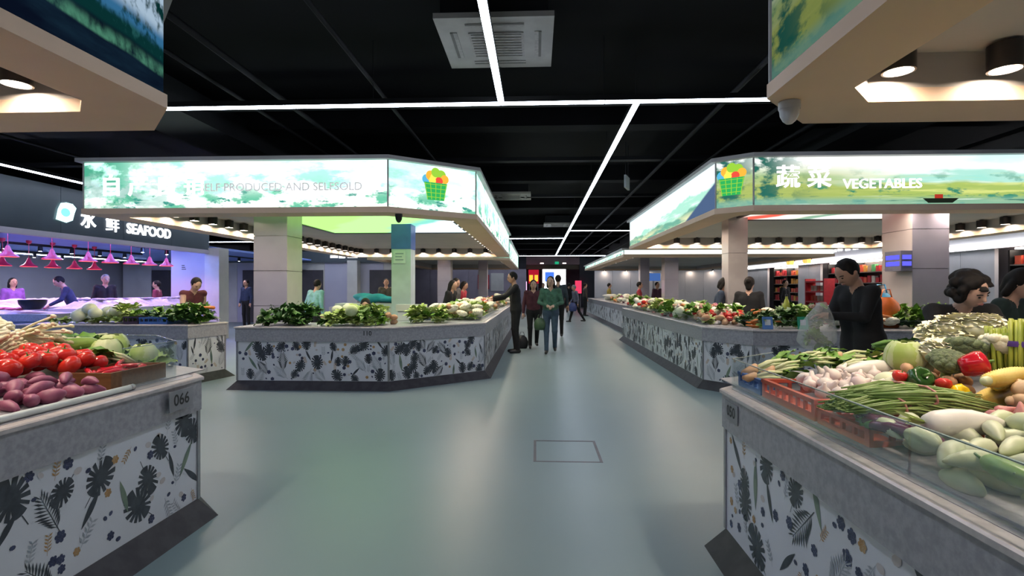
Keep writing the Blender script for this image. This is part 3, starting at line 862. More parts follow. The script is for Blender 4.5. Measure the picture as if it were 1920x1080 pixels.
V_PINK = veg('shallot_pink', (0.50, 0.16, 0.16), (0.60, 0.30, 0.26), 12, .35)

def ell(rx, n=14, m=9, p=1.0):
    return [(rx * math.sin(math.pi * i / m) ** p if 0 < i < m else 0, -math.cos(math.pi * i / m)) for i in range(m + 1)]
def wob(mb, amp, f=18.0, seed=0):
    r = random.Random(seed); ph = [r.uniform(0, 6) for _ in range(6)]
    mb.v = [(x * (1 + amp * math.sin(y * f + ph[0]) * math.cos(z * f + ph[1])), y * (1 + amp * math.sin(z * f + ph[2]) * math.cos(x * f + ph[3])), z * (1 + amp * math.sin(x * f + ph[4]) * math.cos(y * f + ph[5]))) for x, y, z in mb.v]
    return mb
def leaf_blade(L, w, curl, n=6, wave=.0, fold=.25, r=None):
    """leaf growing along +x from the origin, curling downwards by `curl` radians"""
    q = MB(); pts = []; x = z = 0.0; a = 0.0
    for i in range(n + 1):
        t = i / n; ww = w * (math.sin(math.pi * min(1, .12 + .86 * t)) ** .8)
        wv = wave * math.sin(i * 2.3 + (r.random() * 3 if r else 0))
        pts.append(((x, -ww, z + fold * ww + wv), (x, 0, z), (x, ww, z + fold * ww - wv)))
        x += L / n * math.cos(a); z -= L / n * math.sin(a); a += curl / n
    for p in pts: q.v += list(p)
    for i in range(n):
        k = 3 * i
        q.face((k, k + 3, k + 4, k + 1)); q.face((k + 1, k + 4, k + 5, k + 2))
    return q
def rot(rx=0, ry=0, rz=0, t=(0, 0, 0)):
    M = Euler((rx, ry, rz)).to_matrix().to_4x4(); M.translation = Vector(t); return M

PROTO = {}
def proto(key, name, mb, mats, half, children=(), smooth=True):
    """half = (half length along x, half width along y, half height)"""
    PROTO[key] = dict(name=name, me=mb.mesh(name, mats, smooth), half=half, ch=[(n, m.mesh(n, mm, True)) for n, m, mm in children])

# round things
q = MB().lathe([(0, -.034), (.018, -.034), (.036, -.024), (.047, -.004), (.044, .018), (.028, .032), (.010, .030), (0, .026)], 16, lobes=10, amp=.06)
cal = MB()
for k in range(5): cal.add(leaf_blade(.026, .006, .5, 3), rot(0, .1, k * 1.257, (0, 0, .031)))
cal.tube([(0, 0, .028), (.003, 0, .046)], .0028, 5)
proto('tomato', 'tomato', q, V_TOM, (.047, .047, .034), [('calyx', cal, V_CALYX)])
for i, (l, r_, b) in enumerate(((.085, .036, 1.2), (.07, .042, -1.0), (.095, .030, 2.2))):
    q = wob(MB().lathe([(0, -l), (r_ * .35, -l * .9), (r_ * .75, -l * .6), (r_, -l * .1), (r_ * .9, l * .35), (r_ * .5, l * .8), (r_ * .15, l * .97), (0, l)], 12, axis='x', bend=b), .05, 30, i)
    proto('sweet%d' % i, 'sweet_potato', q, V_SWEET, (l, r_, r_))
    proto('pale_gourd%d' % i, 'pale_green_gourd', q, V_KOHL, (l, r_, r_))
for i in range(3):
    q = wob(MB().lathe([(r_ * .042, h * .055) for r_, h in ell(1.0)], 12, axis='x'), .10, 24, 5 + i)
    proto('potato%d' % i, 'potato', q, V_POT, (.055, .042, .04))
    proto('ginger%d' % i, 'ginger_root', wob(MB().add(q).add(q, rot(0, .4, .9, (.03, .035, .008)) @ Matrix.Scale(.6, 4)).add(q, rot(.2, 0, -1.1, (-.02, -.035, .006)) @ Matrix.Scale(.55, 4)), .08, 50, i), V_GING, (.06, .05, .036))
q = MB().lathe([(0, -.020), (.012, -.022), (.026, -.014), (.030, 0), (.024, .016), (.010, .028), (.006, .046), (0, .047)], 16, lobes=16, amp=.10)
proto('garlic', 'garlic_bulb', q, V_GARLIC, (.030, .030, .022), [('root_tuft', MB().lathe([(0, -.023), (.008, -.026), (.007, -.020)], 8), V_ROOT)])
proto('shallot', 'pink_shallot', MB().lathe([(0, -.024), (.010, -.022), (.024, -.008), (.025, .006), (.012, .026), (.003, .044), (0, .045)], 12), V_PINK, (.025, .025, .024))
# long things along x
q = MB().lathe([(0, -.19), (.010, -.18), (.030, -.13), (.047, -.05), (.052, .03), (.048, .10), (.036, .135), (.020, .146), (0, .148)], 16, axis='x', bend=.25)
tops = MB()
for k in range(7): tops.add(leaf_blade(.07 + .02 * (k % 3), .008, .3, 4), rot(k * .9, -.25 + .12 * k * (-1) ** k * .3, .35 * math.sin(k * 2), (.140, 0, 0)))
proto('daikon', 'white_radish', q, V_DAIK, (.19, .052, .05), [('leaf_stub', tops, V_LEAFL)])
q = MB().lathe([(0, -.17), (.018, -.16), (.034, -.12), (.042, -.03), (.043, .05), (.036, .12), (.018, .15), (0, .155)], 14, axis='x', bend=-.3)
proto('gourd', 'green_gourd', q, V_GREEN, (.17, .043, .042), [('stem', MB().tube([(.150, 0, .006), (.175, .004, .012), (.190, .010, .022)], [.008, .006, .005], 6), V_CALYX)])
q = MB().lathe([(0, -.12), (.012, -.115), (.018, -.09), (.020, 0), (.018, .09), (.010, .118), (0, .12)], 10, axis='x', bend=1.0)
proto('cucumber', 'cucumber', q, V_DGREEN, (.12, .02, .022), [('stem', MB().tube([(.118, 0, -.014), (.135, 0, -.012)], .004, 5), V_CALYX)])
proto('chilli', 'green_chilli', q, V_GREEN, (.12, .02, .022), [('stem', MB().tube([(.118, 0, -.014), (.14, .005, -.008)], .004, 5), V_CALYX)])
proto('red_chilli', 'red_chilli', q, V_RED, (.12, .02, .022), [('stem', MB().tube([(.118, 0, -.014), (.14, .005, -.008)], .004, 5), V_CALYX)])
proto('aubergine', 'long_aubergine', MB().lathe([(0, -.17), (.018, -.16), (.026, -.08), (.025, .05), (.018, .13), (.012, .15), (0, .155)], 12, axis='x', bend=.6), V_EGG, (.17, .026, .028),
      [('calyx', MB().lathe([(.021, .125), (.014, .152), (.006, .158), (.006, .18), (0, .18)], 8, axis='x', bend=.6), V_CALYX)])
proto('carrot', 'carrot', MB().lathe([(0, -.10), (.006, -.095), (.014, -.02), (.020, .05), (.019, .085), (.008, .095), (0, .096)], 10, axis='x'), V_CARR, (.10, .02, .02), [('stem', MB().tube([(.094, 0, 0), (.11, 0, .003)], .005, 5), V_CALYX)])
prof = [(0, -.15), (.012, -.147)] + [(.030 * math.sin(.55 + 1.9 * i / 30) ** .6 * (1 + .05 * (-1) ** i), -.14 + .27 * i / 30) for i in range(31)] + [(.012, .145), (0, .15)]
q = MB().lathe(prof, 48, axis='x', lobes=24, amp=.14)
proto('corn', 'ear_of_corn', q, V_CORN, (.15, .03, .03), [('husk', MB().lathe([(.016, -.142), (.012, -.165), (.008, -.17), (0, -.17)], 10, axis='x'), V_STEM)])
# peppers
q = MB().lathe([(0, -.040), (.014, -.046), (.030, -.042), (.040, -.015), (.046, .018), (.042, .038), (.026, .046), (.010, .036), (0, .034)], 24, lobes=8, amp=.20)
st = MB().tube([(0, 0, .032), (.002, 0, .048), (.010, 0, .062)], [.010, .006, .006], 7)
for key, nm, m in (('pep_red', 'red_bell_pepper', V_RED), ('pep_yel', 'yellow_bell_pepper', V_YEL), ('pep_grn', 'green_bell_pepper', V_DGREEN)):
    proto(key, nm, q, m, (.046, .046, .045), [('stem', st, V_CALYX)])
# flower heads
def crown(r, seed, bumps, flat=.72):
    rr = random.Random(seed); q = MB()
    for i in range(bumps):
        t = i * 2.39996; f = math.sqrt((i + .5) / bumps); rad = r * .80 * f
        z = flat * math.sqrt(max(0, r * r - rad * rad))
        s = r * rr.uniform(.26, .36)
        b = MB().lathe([(a * s, h * s * .8) for a, h in ell(1.0, m=5)], 8)
        q.add(b, rot(rr.uniform(0, .5), rr.uniform(0, .5), rr.uniform(0, 3), (rad * math.cos(t), rad * math.sin(t), z - s * .3)))
    q.add(MB().lathe([(0, -.02), (r * .5, -.02), (r * .92, r * .12), (r * .88, r * .30), (0, r * .66)], 14))
    return q
stalk = MB().lathe([(0, -.065), (.020, -.062), (.022, -.02), (.045, .005)], 10)
proto('broccoli', 'broccoli_head', crown(.085, 3, 40), V_BROC, (.085, .085, .066), [('stalk', stalk, V_BROCST)])
def ring_leaves(n, L, w, r0, tilt, curl, seed, up=0):
    rr = random.Random(seed); q = MB()
    for k in range(n):
        q.add(leaf_blade(L * rr.uniform(.8, 1.15), w * rr.uniform(.85, 1.15), curl, 6, wave=.006, r=rr), rot(rr.uniform(-.2, .2), -tilt * rr.uniform(.8, 1.2), k * 6.283 / n + rr.uniform(-.2, .2), (0, 0, up)))
    return q
proto('cauliflower', 'cauliflower_head', crown(.085, 9, 46, .62), V_CAUL, (.09, .09, .066), [('outer_leaf', ring_leaves(6, .11, .035, 0, .35, -.9, 2, -.02), V_LEAFL)])
# clusters of pale frilled heads
q = MB(); rr = random.Random(5)
for i in range(64):
    t = i * 2.39996; f = math.sqrt((i + .3) / 64); rad = .082 * f; z = .062 * math.sqrt(max(0, 1 - f * f * .92))
    q.add(leaf_blade(.046 * rr.uniform(.8, 1.2), .021 * rr.uniform(.8, 1.2), rr.uniform(.5, 1.2), 4, wave=.004, r=rr), rot(rr.uniform(-.4, .4), -.95 + .75 * f, t + rr.uniform(-.4, .4), (rad * .75 * math.cos(t), rad * .75 * math.sin(t), z - .022)))
q.add(MB().lathe([(0, -.045), (.05, -.04), (.082, -.005), (.074, .022), (.045, .042), (0, .052)], 14))
proto('frilled', 'pale_frilled_head', q, veg('frill_cream', (0.86, 0.84, 0.66), (0.82, 0.78, 0.50), 14, .55, sss=.3), (.10, .10, .05))
# leafy bunches: pale stems with big leaves as parts
def bunch(key, name, leaf_m, stem_m, n, L, w, seed, root=None, spread=.5, curl=.7):
    rr = random.Random(seed); st = MB(); chs = []
    for k in range(n):
        y = (k / (n - 1) - .5) * .09; zz = rr.uniform(.0, .045); a = (k / (n - 1) - .5) * spread * 2 + rr.uniform(-.15, .15)
        ex = .02 + rr.uniform(-.02, .03)
        st.tube([(-L * .9, y * .4, zz * .4 - .01), (-L * .35, y * .7, zz - .004), (ex, y, zz)], [.007, .009, .006], 5, flat=.6)
        chs.append(('leaf', MB().add(leaf_blade(L * rr.uniform(.75, 1.1), w * rr.uniform(.8, 1.2), curl * rr.uniform(.4, 1.3), 6, wave=.010, r=rr), rot(rr.uniform(-.5, .5), rr.uniform(-.35, .05), a, (ex - .02, y, zz))), leaf_m))
    ch = list(chs)
    if root: ch.append(('root', MB().add(wob(MB().lathe([(0, -L * 1.12), (.016, -L * 1.08), (.026, -L * .98), (.022, -L * .86), (0, -L * .84)], 9, axis='x'), .3, 60, seed)), root))
    proto(key, name, st, stem_m, (L * .95, .07, .035), ch)
bunch('bokchoy', 'leafy_green_bunch', V_LEAF, V_STEM, 7, .14, .035, 1)
bunch('spinach', 'dark_leafy_bunch', V_LEAFD, V_CALYX, 8, .13, .032, 2)
bunch('lettuce', 'pale_leafy_bunch', V_LEAFL, V_STEM, 8, .13, .042, 3, spread=.7)
bunch('rooted', 'rooted_leafy_bunch', V_LEAF, V_STEM, 7, .15, .030, 4, root=V_ROOT)
# same without separate leaves, for the far counters
def clump(key, name, leaf_m, seed, n=26, r=.10):
    rr = random.Random(seed); q = MB()
    for k in range(n):
        q.add(leaf_blade(r * rr.uniform(.8, 1.3), r * rr.uniform(.22, .36), rr.uniform(.4, 1.5), 4, wave=.006, r=rr), rot(rr.uniform(-.5, .5), -rr.uniform(.1, 1.3), rr.uniform(0, 6.283), (rr.uniform(-.03, .03), rr.uniform(-.03, .03), -.01)))
    proto(key, name, q, leaf_m, (r * .9, r * .9, r * .5))
clump('clump_g', 'leafy_green_clump', V_LEAF, 11); clump('clump_d', 'dark_leafy_clump', V_LEAFD, 12); clump('clump_l', 'pale_leafy_clump', V_LEAFL, 13)
# cabbages
core = wob(MB().lathe([(r_ * .085, h * .075) for r_, h in ell(1.0)], 18), .03, 30, 1)
lv = []
for k in range(5):
    g = MB()
    for i in range(7):
        for j in range(7):
            pass
    N = 7; idx = {}
    for i in range(N + 1):
        for j in range(N + 1):
            a = (i / N - .5) * 2.0; b = -.9 + 2.0 * j / N; rr_ = .089 + .010 * max(0, j / N - .6) * 4 + .003 * math.sin(i * 2.2 + k)
            idx[i, j] = len(g.v); g.v.append((rr_ * math.cos(b) * math.cos(a), rr_ * math.cos(b) * math.sin(a), rr_ * .9 * math.sin(b)))
    for i in range(N):
        for j in range(N): g.face((idx[i, j], idx[i + 1, j], idx[i + 1, j + 1], idx[i, j + 1]))
    lv.append(('outer_leaf', MB().add(g, rot(0, .15 * (k % 2), k * 1.257)), V_LEAFL if k % 2 else V_CABB))
proto('cabbage', 'round_cabbage', core, V_CABB, (.09, .09, .078), lv)
proto('pale_cabbage', 'pale_round_cabbage', core, veg('cabbage_white', (0.62, 0.66, 0.42), (0.70, 0.72, 0.54), 7, .45), (.085, .085, .075), [])
# mushroom cluster
q = MB(); caps = MB(); rr = random.Random(8)
for i in range(26):
    a = rr.uniform(-.55, .55); b = rr.uniform(-.1, .5); L = rr.uniform(.16, .24)
    p0 = (-.08, rr.uniform(-.02, .02), rr.uniform(0, .02)); p2 = (-.08 + L * math.cos(a) * math.cos(b), p0[1] + L * math.sin(a), p0[2] + L * math.sin(b)); p1 = tuple((u_ + w_) / 2 + rr.uniform(-.008, .008) for u_, w_ in zip(p0, p2))
    q.tube([p0, p1, p2], [.009, .006, .006], 6)
    caps.add(MB().lathe([(0, -.006), (.010, -.006), (.014, .0), (.010, .008), (0, .010)], 8), Matrix.Translation(Vector(p2)))
proto('mushroom', 'stalky_mushroom_bunch', q, V_MUSH, (.13, .08, .05), [('mushroom_caps', caps, V_MUSH)])
# chive / long-bean bundle
q = MB(); rr = random.Random(9)
for i in range(60):
    y0 = rr.uniform(-.05, .05); z0 = rr.uniform(-.02, .03); c = rr.uniform(-.05, .05); L = rr.uniform(.20, .27)
    q.tube([(-L, y0 * .6, z0 * .5), (-L * .3, y0, z0 + .006), (L * .3, y0 + c * .4, z0 + .004), (L, y0 * 1.5 + c, z0 * .6 - .02 * rr.random())], [.0035, .0045, .0045, .002], 5)
bd = MB().tube([(.0, -.058, 0), (.0, -.04, .034), (0, 0, .042), (.0, .04, .034), (.0, .058, 0), (0, .03, -.024), (0, -.03, -.024), (.0, -.058, 0)], .005, 5)
proto('chives', 'chive_bundle', q, V_CHIVE, (.24, .065, .03), [('tie', bd, V_PINK)])
# upright stalk bundle, stalks are parts
def stalk_bundle(label, loc, n, r, h, lean, tape=True):
    t = thing('stalk_bundle', label, 'vegetable bundle', loc)
    rr = random.Random(int(h * 1000)); x, y, z = loc
    for i in range(n):
        a = i * 2.39996; d = r * math.sqrt((i + .5) / n); hh = h * rr.uniform(.93, 1.0)
        px, py = x + d * math.cos(a), y + d * math.sin(a)
        MB().tube([(px, py, z), (px + lean * .5, py, z + hh * .5), (px + lean, py, z + hh)], [.0095, .0085, .0075], 7).build('stalk', V_STALK, t, True)
    if tape:
        MB().lathe([(r * 1.12, -.012), (r * 1.16, 0), (r * 1.12, .012)], 20, (x + lean * .6, y, z + h * .62)).build('tape', V_TAPE, t, True)
    return t

COUNT = {}
def put(key, loc, rot_=(0, 0, 0), s=1.0, label=None, cat='vegetable', group=None, parts=True):
    P = PROTO[key]
    o = bpy.data.objects.new(P['name'], P['me']); COL.objects.link(o)
    o.location = loc; o.rotation_euler = rot_; o.scale = (s, s, s) if not hasattr(s, '__len__') else s
    setp(o, label, cat, group)
    if parts:
        for n, me in P['ch']:
            c = bpy.data.objects.new(n, me); COL.objects.link(c); c.parent = o
            if n in ('mushroom_caps', 'leaf_stub'): c['kind'] = 'stuff'
    COUNT[key] = COUNT.get(key, 0) + 1
    return o

class Bed:
    """height map of a counter top: things are dropped on it and come to rest on what is there"""
    def __init__(s, x0, x1, y0, y1, base, cell=.012, cap=None):
        s.cap = cap or (lambda x, y: 9.0)
        s.x0, s.y0, s.c = x0, y0, cell
        nx, ny = int((x1 - x0) / cell) + 1, int((y1 - y0) / cell) + 1
        gx, gy = np.meshgrid(x0 + cell * np.arange(nx), y0 + cell * np.arange(ny), indexing='ij')
        s.gx, s.gy = gx, gy
        s.h = np.vectorize(base)(gx, gy).astype(float)
    def win(s, x, y, r):
        i0, i1 = max(0, int((x - r - s.x0) / s.c)), min(s.h.shape[0], int((x + r - s.x0) / s.c) + 2)
        j0, j1 = max(0, int((y - r - s.y0) / s.c)), min(s.h.shape[1], int((y + r - s.y0) / s.c) + 2)
        return slice(i0, i1), slice(j0, j1)
    def q(s, x, y, a, hx, hy):
        w = s.win(x, y, max(hx, hy)); dx, dy = s.gx[w] - x, s.gy[w] - y
        u, v = dx * math.cos(a) + dy * math.sin(a), -dx * math.sin(a) + dy * math.cos(a)
        return w, (u / hx) ** 2 + (v / hy) ** 2
    def rest(s, x, y, a, hx, hy, hz, sag=.12):
        w, k = s.q(x, y, a, hx, hy); m = k < 1
        if not m.any(): return None
        low = hz * np.sqrt(1 - k[m])          # underside of an ellipsoid below its centre
        return float(np.percentile(s.h[w][m] + low, 88)) - hz * sag
    def add(s, x, y, a, hx, hy, hz, z):
        w, k = s.q(x, y, a, hx, hy); m = k < 1
        hh = s.h[w]; hh[m] = np.maximum(hh[m], z + hz * np.sqrt(1 - k[m])); s.h[w] = hh

def pile(bed, keys, region, n, label, group, r, s=1.0, ang=None, jit=.5, tries=6, tilt=.25, cat='vegetable', parts=True, zmax=9, sag=.12, fix_s=False):
    """region = (x0, x1, y0, y1); drops n things, each where the heap is lowest"""
    x0, x1, y0, y1 = region; out = []
    for i in range(n):
        key = keys if isinstance(keys, str) else r.choice(keys)
        hx, hy, hz = PROTO[key]['half']; sc = s if fix_s else s * r.uniform(.88, 1.12); hx, hy, hz = hx * sc, hy * sc, hz * sc
        best = None
        for _ in range(tries):
            x, y = r.uniform(x0, x1), r.uniform(y0, y1); a = (r.uniform(0, 6.283) if ang is None else ang + r.uniform(-jit, jit))
            z = bed.rest(x, y, a, hx, hy, hz, sag)
            if z is not None and (best is None or z < best[2]): best = (x, y, z, a)
        if best is None or best[2] > zmax: continue
        x, y, z, a = best
        if z + hz * .5 > bed.cap(x, y): continue
        out.append(put(key, (x, y, z), (r.uniform(-tilt, tilt), r.uniform(-tilt, tilt) * .6, a), sc, label, cat, group, parts))
        bed.add(x, y, a, hx, hy, hz, z)
    return out

def one(bed, key, x, y, a, label, s=1.0, tilt=(0, 0), cat='vegetable', group=None, lift=0, sag=.08):
    hx, hy, hz = [k * s for k in PROTO[key]['half']]
    z = min(bed.rest(x, y, a, hx, hy, hz, sag), bed.cap(x, y) - hz * .25) + lift
    o = put(key, (x, y, z), (tilt[0], tilt[1], a), s, label, cat, group)
    bed.add(x, y, a, hx, hy, hz, z)
    return o

def crate(label, x0, x1, y0, y1, z, h, m, name='plastic_crate', slots=True, bed=None, cat='crate', fill=.25):
    t = thing(name, label, cat, ((x0 + x1) / 2, (y0 + y1) / 2, z)); w = .012
    MB().box(x0, x1, y0, y1, z, z + .01).build('base', m, t)
    for (a0, a1, b0, b1) in ((x0, x1, y0, y0 + w), (x0, x1, y1 - w, y1), (x0, x0 + w, y0 + w, y1 - w), (x1 - w, x1, y0 + w, y1 - w)):
        if slots:
            MB().box(a0, a1, b0, b1, z + .01, z + h * .35).build('side', m, t)
            L = max(a1 - a0, b1 - b0); n = max(2, int(L / .06))
            for k in range(n + 1):
                f = k / n
                if a1 - a0 > b1 - b0: c = a0 + f * (a1 - a0 - .014); MB().box(c, c + .014, b0, b1, z + h * .35, z + h * .8).build('rib', m, t)
                else: c = b0 + f * (b1 - b0 - .014); MB().box(a0, a1, c, c + .014, z + h * .35, z + h * .8).build('rib', m, t)
            MB().box(a0 - .004, a1 + .004, b0 - .004, b1 + .004, z + h * .8, z + h).build('rim', m, t)
        else:
            MB().box(a0, a1, b0, b1, z + .01, z + h).build('side', m, t)
    if bed is not None:
        k = (bed.gx > x0) & (bed.gx < x1) & (bed.gy > y0) & (bed.gy < y1)
        bed.h[k] = np.maximum(bed.h[k], z + .01 + h * fill)
        e = k & ((bed.gx < x0 + .03) | (bed.gx > x1 - .03) | (bed.gy < y0 + .03) | (bed.gy > y1 - .03))
        bed.h[e] = np.maximum(bed.h[e], z + h)
    return t

# ------------------------------------------------------------------ produce on counter 050 (near right)
r = random.Random(21)
def wedge(parent, pts_lo, z0, z1, m=M_STONE):
    """sloped display board: rectangle x0,x1,y0,y1 with height z0 at x0 and z1 at x1"""
    x0, x1, y0, y1 = pts_lo; q = MB(); b = .853
    q.v = [(x0, y0, b), (x1, y0, b), (x1, y1, b), (x0, y1, b), (x0, y0, z0), (x1, y0, z1), (x1, y1, z1), (x0, y1, z0)]
    for f in ((3, 2, 1, 0), (4, 5, 6, 7), (0, 1, 5, 4), (1, 2, 6, 5), (2, 3, 7, 6), (3, 0, 4, 7)): q.face(f)
    return q.build('display_board', m, parent)
wedge(C_NR, (1.065, 2.0, -1.5, 3.14), .858, .960)
MB().box(2.0, 5.1, 2.26, 3.14, .853, .960).build('display_board', M_STONE, C_NR)
baseR = lambda x, y: .858 + .109 * min(max(x - 1.065, 0), .935)
capR = lambda x, y: .955 + .19 * max(0, x - 1.15) + .07 * math.exp(-((x - 2.08) ** 2 + (y - 2.68) ** 2) / .03) - .05 * max(0, x - 2.2)
bR = Bed(1.06, 3.1, .3, 3.2, baseR, cap=capR)
tcol = mat('crate_orange', (0.62, 0.11, 0.05), (0.55, 0.09, 0.04), 5, .4)
crate('blue plastic crate at the corner of counter 050 under leafy greens', 1.08, 1.36, 2.62, 2.90, .862, .075, mat('crate_blue', (0.05, 0.14, 0.42), None, 5, .4), bed=bR)
crate('orange red plastic crate of garlic behind the glass of counter 050', 1.08, 1.45, 2.12, 2.60, .862, .085, tcol, bed=bR, fill=.7)
crate('orange red plastic crate of chives behind the glass of counter 050', 1.08, 1.44, 1.78, 2.10, .862, .06, tcol, bed=bR, fill=.7)
# greens at the corner and along the back
pile(bR, 'rooted', (1.20, 1.33, 2.66, 2.90), 7, 'leafy green bunch with tan roots in the corner crate of counter 050', 'rooted bunches on counter 050', r, 1.0, ang=.25, jit=.25, tries=8)
pile(bR, ['bokchoy', 'rooted'], (1.45, 1.75, 2.72, 3.02), 11, 'leafy green bunch heaped along the back corner of counter 050', 'green bunches at the back of counter 050', r, .95, ang=.3, jit=.7, tries=5)
pile(bR, 'spinach', (1.75, 2.9, 2.86, 3.08), 13, 'dark leafy bunch lying along the back edge of counter 050', 'dark bunches at the back of counter 050', r, .9, ang=.1, jit=.8)
# garlic, pale heap, roots
pile(bR, 'garlic', (1.13, 1.42, 2.18, 2.54), 56, 'white garlic bulb in the orange crate on counter 050', 'garlic bulbs on counter 050', r, 1.12, tilt=1.2, tries=5)
pile(bR, 'garlic', (1.42, 1.60, 2.52, 2.74), 16, 'white garlic bulb beside the leafy greens on counter 050', 'garlic bulbs beside the greens', r, .95, tilt=1.2)
one(bR, 'daikon', 1.60, 2.62, .2, 'white radish lying between the garlic and the greens on counter 050', .8)
for k, (x, y, a) in enumerate(((1.55, 2.42, .5), (1.63, 2.34, -.2), (1.50, 2.30, 1.2))):
    one(bR, 'pale_cabbage', x, y, a, ('pale round cabbage beside the garlic crate', 'pale round cabbage behind the green peppers', 'pale round cabbage at the edge of the chives')[k], .72)
one(bR, 'cabbage', 1.74, 2.60, .3, 'pale green cabbage with leafy side beside the frilled heads', .95)
one(bR, 'pale_cabbage', 1.86, 2.62, .3, 'pale round cabbage half hidden behind the frilled heads', .8)
pile(bR, ['potato0', 'potato1', 'potato2'], (1.56, 1.82, 2.28, 2.50), 26, 'tan potato in the heap beside the broccoli', 'potatoes on counter 050', r, .62, tilt=.6)
pile(bR, ['ginger0', 'ginger1', 'ginger2'], (1.68, 2.0, 2.70, 2.90), 12, 'buff ginger root in the heap behind the cabbage', 'ginger roots on counter 050', r, .75, tilt=.5)
# frilled heads, broccoli
for k, (x, y, s_) in enumerate(((1.84, 2.52, 1.0), (1.95, 2.62, 1.0), (2.05, 2.70, 1.05), (2.12, 2.80, 1.1), (1.98, 2.74, 1.0), (2.10, 2.62, 1.1), (2.2, 2.72, 1.05), (2.16, 2.50, 1.0))):
    one(bR, 'frilled', x, y, k * 1.3, 'pale yellow frilled head in the heap behind the broccoli', s_, (.1 * (-1) ** k, .1), group='frilled heads on counter 050')
for k, (x, y, s_) in enumerate(((2.03, 2.70, 1.0), (2.12, 2.74, 1.05))):
    one(bR, 'frilled', x, y, k * 1.9 + .4, ('pale frilled head on top of the heap behind the broccoli', 'largest pale frilled head topping the heap beside the stalk bundles')[k], 1.12)
one(bR, 'broccoli', 1.735, 2.33, .3, 'dark broccoli head beside the red bell pepper', .90, (.35, -.2))
one(bR, 'broccoli', 1.905, 2.46, 1.3, 'topmost dark broccoli head beside the stalk bundle', .98, (.3, .25))
one(bR, 'cauliflower', 2.02, 2.42, 1.0, 'cream cauliflower between the broccoli and the stalk bundle', .95, (.3, .4))
# peppers
one(bR, 'pep_red', 1.765, 2.235, .9, 'glossy red bell pepper lying below the broccoli', 1.05, (1.2, .3), lift=.01)
one(bR, 'pep_yel', 1.64, 2.16, .2, 'yellow bell pepper between red and green peppers', .92, (1.1, .2))
for k, (x, y, s_) in enumerate(((1.555, 2.245, 1.0), (1.60, 2.09, .75), (1.52, 2.14, .8))):
    one(bR, 'pep_grn', x, y, k * 1.7, ('largest dark green bell pepper beside the potatoes', 'small dark green bell pepper below the yellow pepper', 'dark green bell pepper lying next to the chives')[k], s_, (1.0, .4 * k))
for k, (x, y) in enumerate(((1.50, 2.27), (1.645, 2.22), (1.60, 2.17))):
    one(bR, 'tomato', x, y, k, ('small red tomato left of the green pepper on counter 050', 'small red tomato behind the yellow pepper', 'small red tomato between yellow and green pepper')[k], .62, (.3, .2))
# corn, stalk bundles, shallots
for k, (x, y, a, s_) in enumerate(((1.74, 2.10, .62, 1.25), (1.82, 2.14, .7, 1.25), (1.86, 2.04, .6, 1.2), (1.72, 2.02, .5, 1.1))):
    one(bR, 'corn', x, y, a, 'yellow ear of corn beside the peppers on counter 050', s_, group='ears of corn on counter 050')
stalk_bundle('upright yellow green stalk bundle with a purple tape', (2.045, 2.35, .965), 22, .040, .29, .0)
stalk_bundle('shorter yellow green stalk bundle behind the taped one', (2.02, 2.42, .965), 14, .036, .25, -.02, tape=False)
pile(bR, ['ginger0', 'ginger2'], (1.66, 1.84, 1.90, 2.0), 9, 'buff ginger root beside the corn', 'ginger roots beside the corn', r, .7)
pile(bR, 'shallot', (1.48, 1.72, 1.76, 1.88), 18, 'pink shallot behind the big white radish', 'pink shallots on counter 050', r, 1.0, tilt=1.3)
# chives and the near white and green things
for k, (x, y, a) in enumerate(((1.27, 2.03, .25), (1.30, 1.97, .05), (1.36, 2.06, .3), (1.24, 1.92, .45), (1.38, 1.96, .15), (1.32, 2.00, .2), (1.24, 1.99, .5))):
    one(bR, 'chives', x, y, a, 'green chive bundle spilling over the orange crate', .92, (.15, .05), group='chive bundles on counter 050')
for k in range(5):
    one(bR, 'aubergine', 1.10 + .03 * (k % 2), 1.78 - .03 * k, 1.5 + .1 * k, 'long dark aubergine behind the glass below the chives', .75, group='aubergines on counter 050')
for k in range(9):
    y_ = .56 + .145 * k
    one(bR, 'gourd' if y_ < 1.4 else 'pale_gourd%d' % (k % 3), 1.098 + .006 * (k % 2), y_, 1.57 + .12 * math.sin(k * 2.1), 'green gourd pressed against the glass of counter 050' if y_ < 1.4 else 'pale gourd pressed against the glass of counter 050', .62 if y_ < 1.4 else .85,
        group='gourds against the glass of counter 050' if y_ < 1.4 else 'pale gourds against the glass of counter 050', sag=.3)
pile(bR, ['pale_gourd0', 'pale_gourd1', 'pale_gourd2'], (1.09, 1.52, 1.34, 1.78), 150, 'pale green oval gourd piled behind the glass of counter 050', 'pale gourds on counter 050', r, .88, tilt=.4)
one(bR, 'daikon', 1.29, 1.68, math.pi + .10, 'big white radish lying on the pale gourds', .80, (.2, .0))
pile(bR, 'daikon', (1.25, 1.42, 1.55, 1.64), 2, 'white radish half hidden under the big one', 'white radishes under the big one', r, .62, ang=.4)
pile(bR, ['gourd'], (1.38, 1.75, 1.40, 1.72), 12, 'green gourd with pale end piled near the corn', 'green gourds near the corn', r, .82, ang=.15, jit=.4)
pile(bR, ['gourd', 'gourd', 'chilli'], (1.09, 1.72, .55, 1.42), 240, 'green gourd piled at the near end of counter 050', 'green gourds at the near end of counter 050', r, .72, tilt=.3)
pile(bR, ['cucumber'], (1.45, 1.95, .7, 1.4), 24, 'dark cucumber behind the green gourds on counter 050', 'cucumbers on counter 050', r, .9)
pile(bR, ['clump_g', 'clump_l'], (1.7, 2.0, 1.4, 1.9), 10, 'leafy clump behind the shallots on counter 050', 'leafy clumps on counter 050', r, .8)
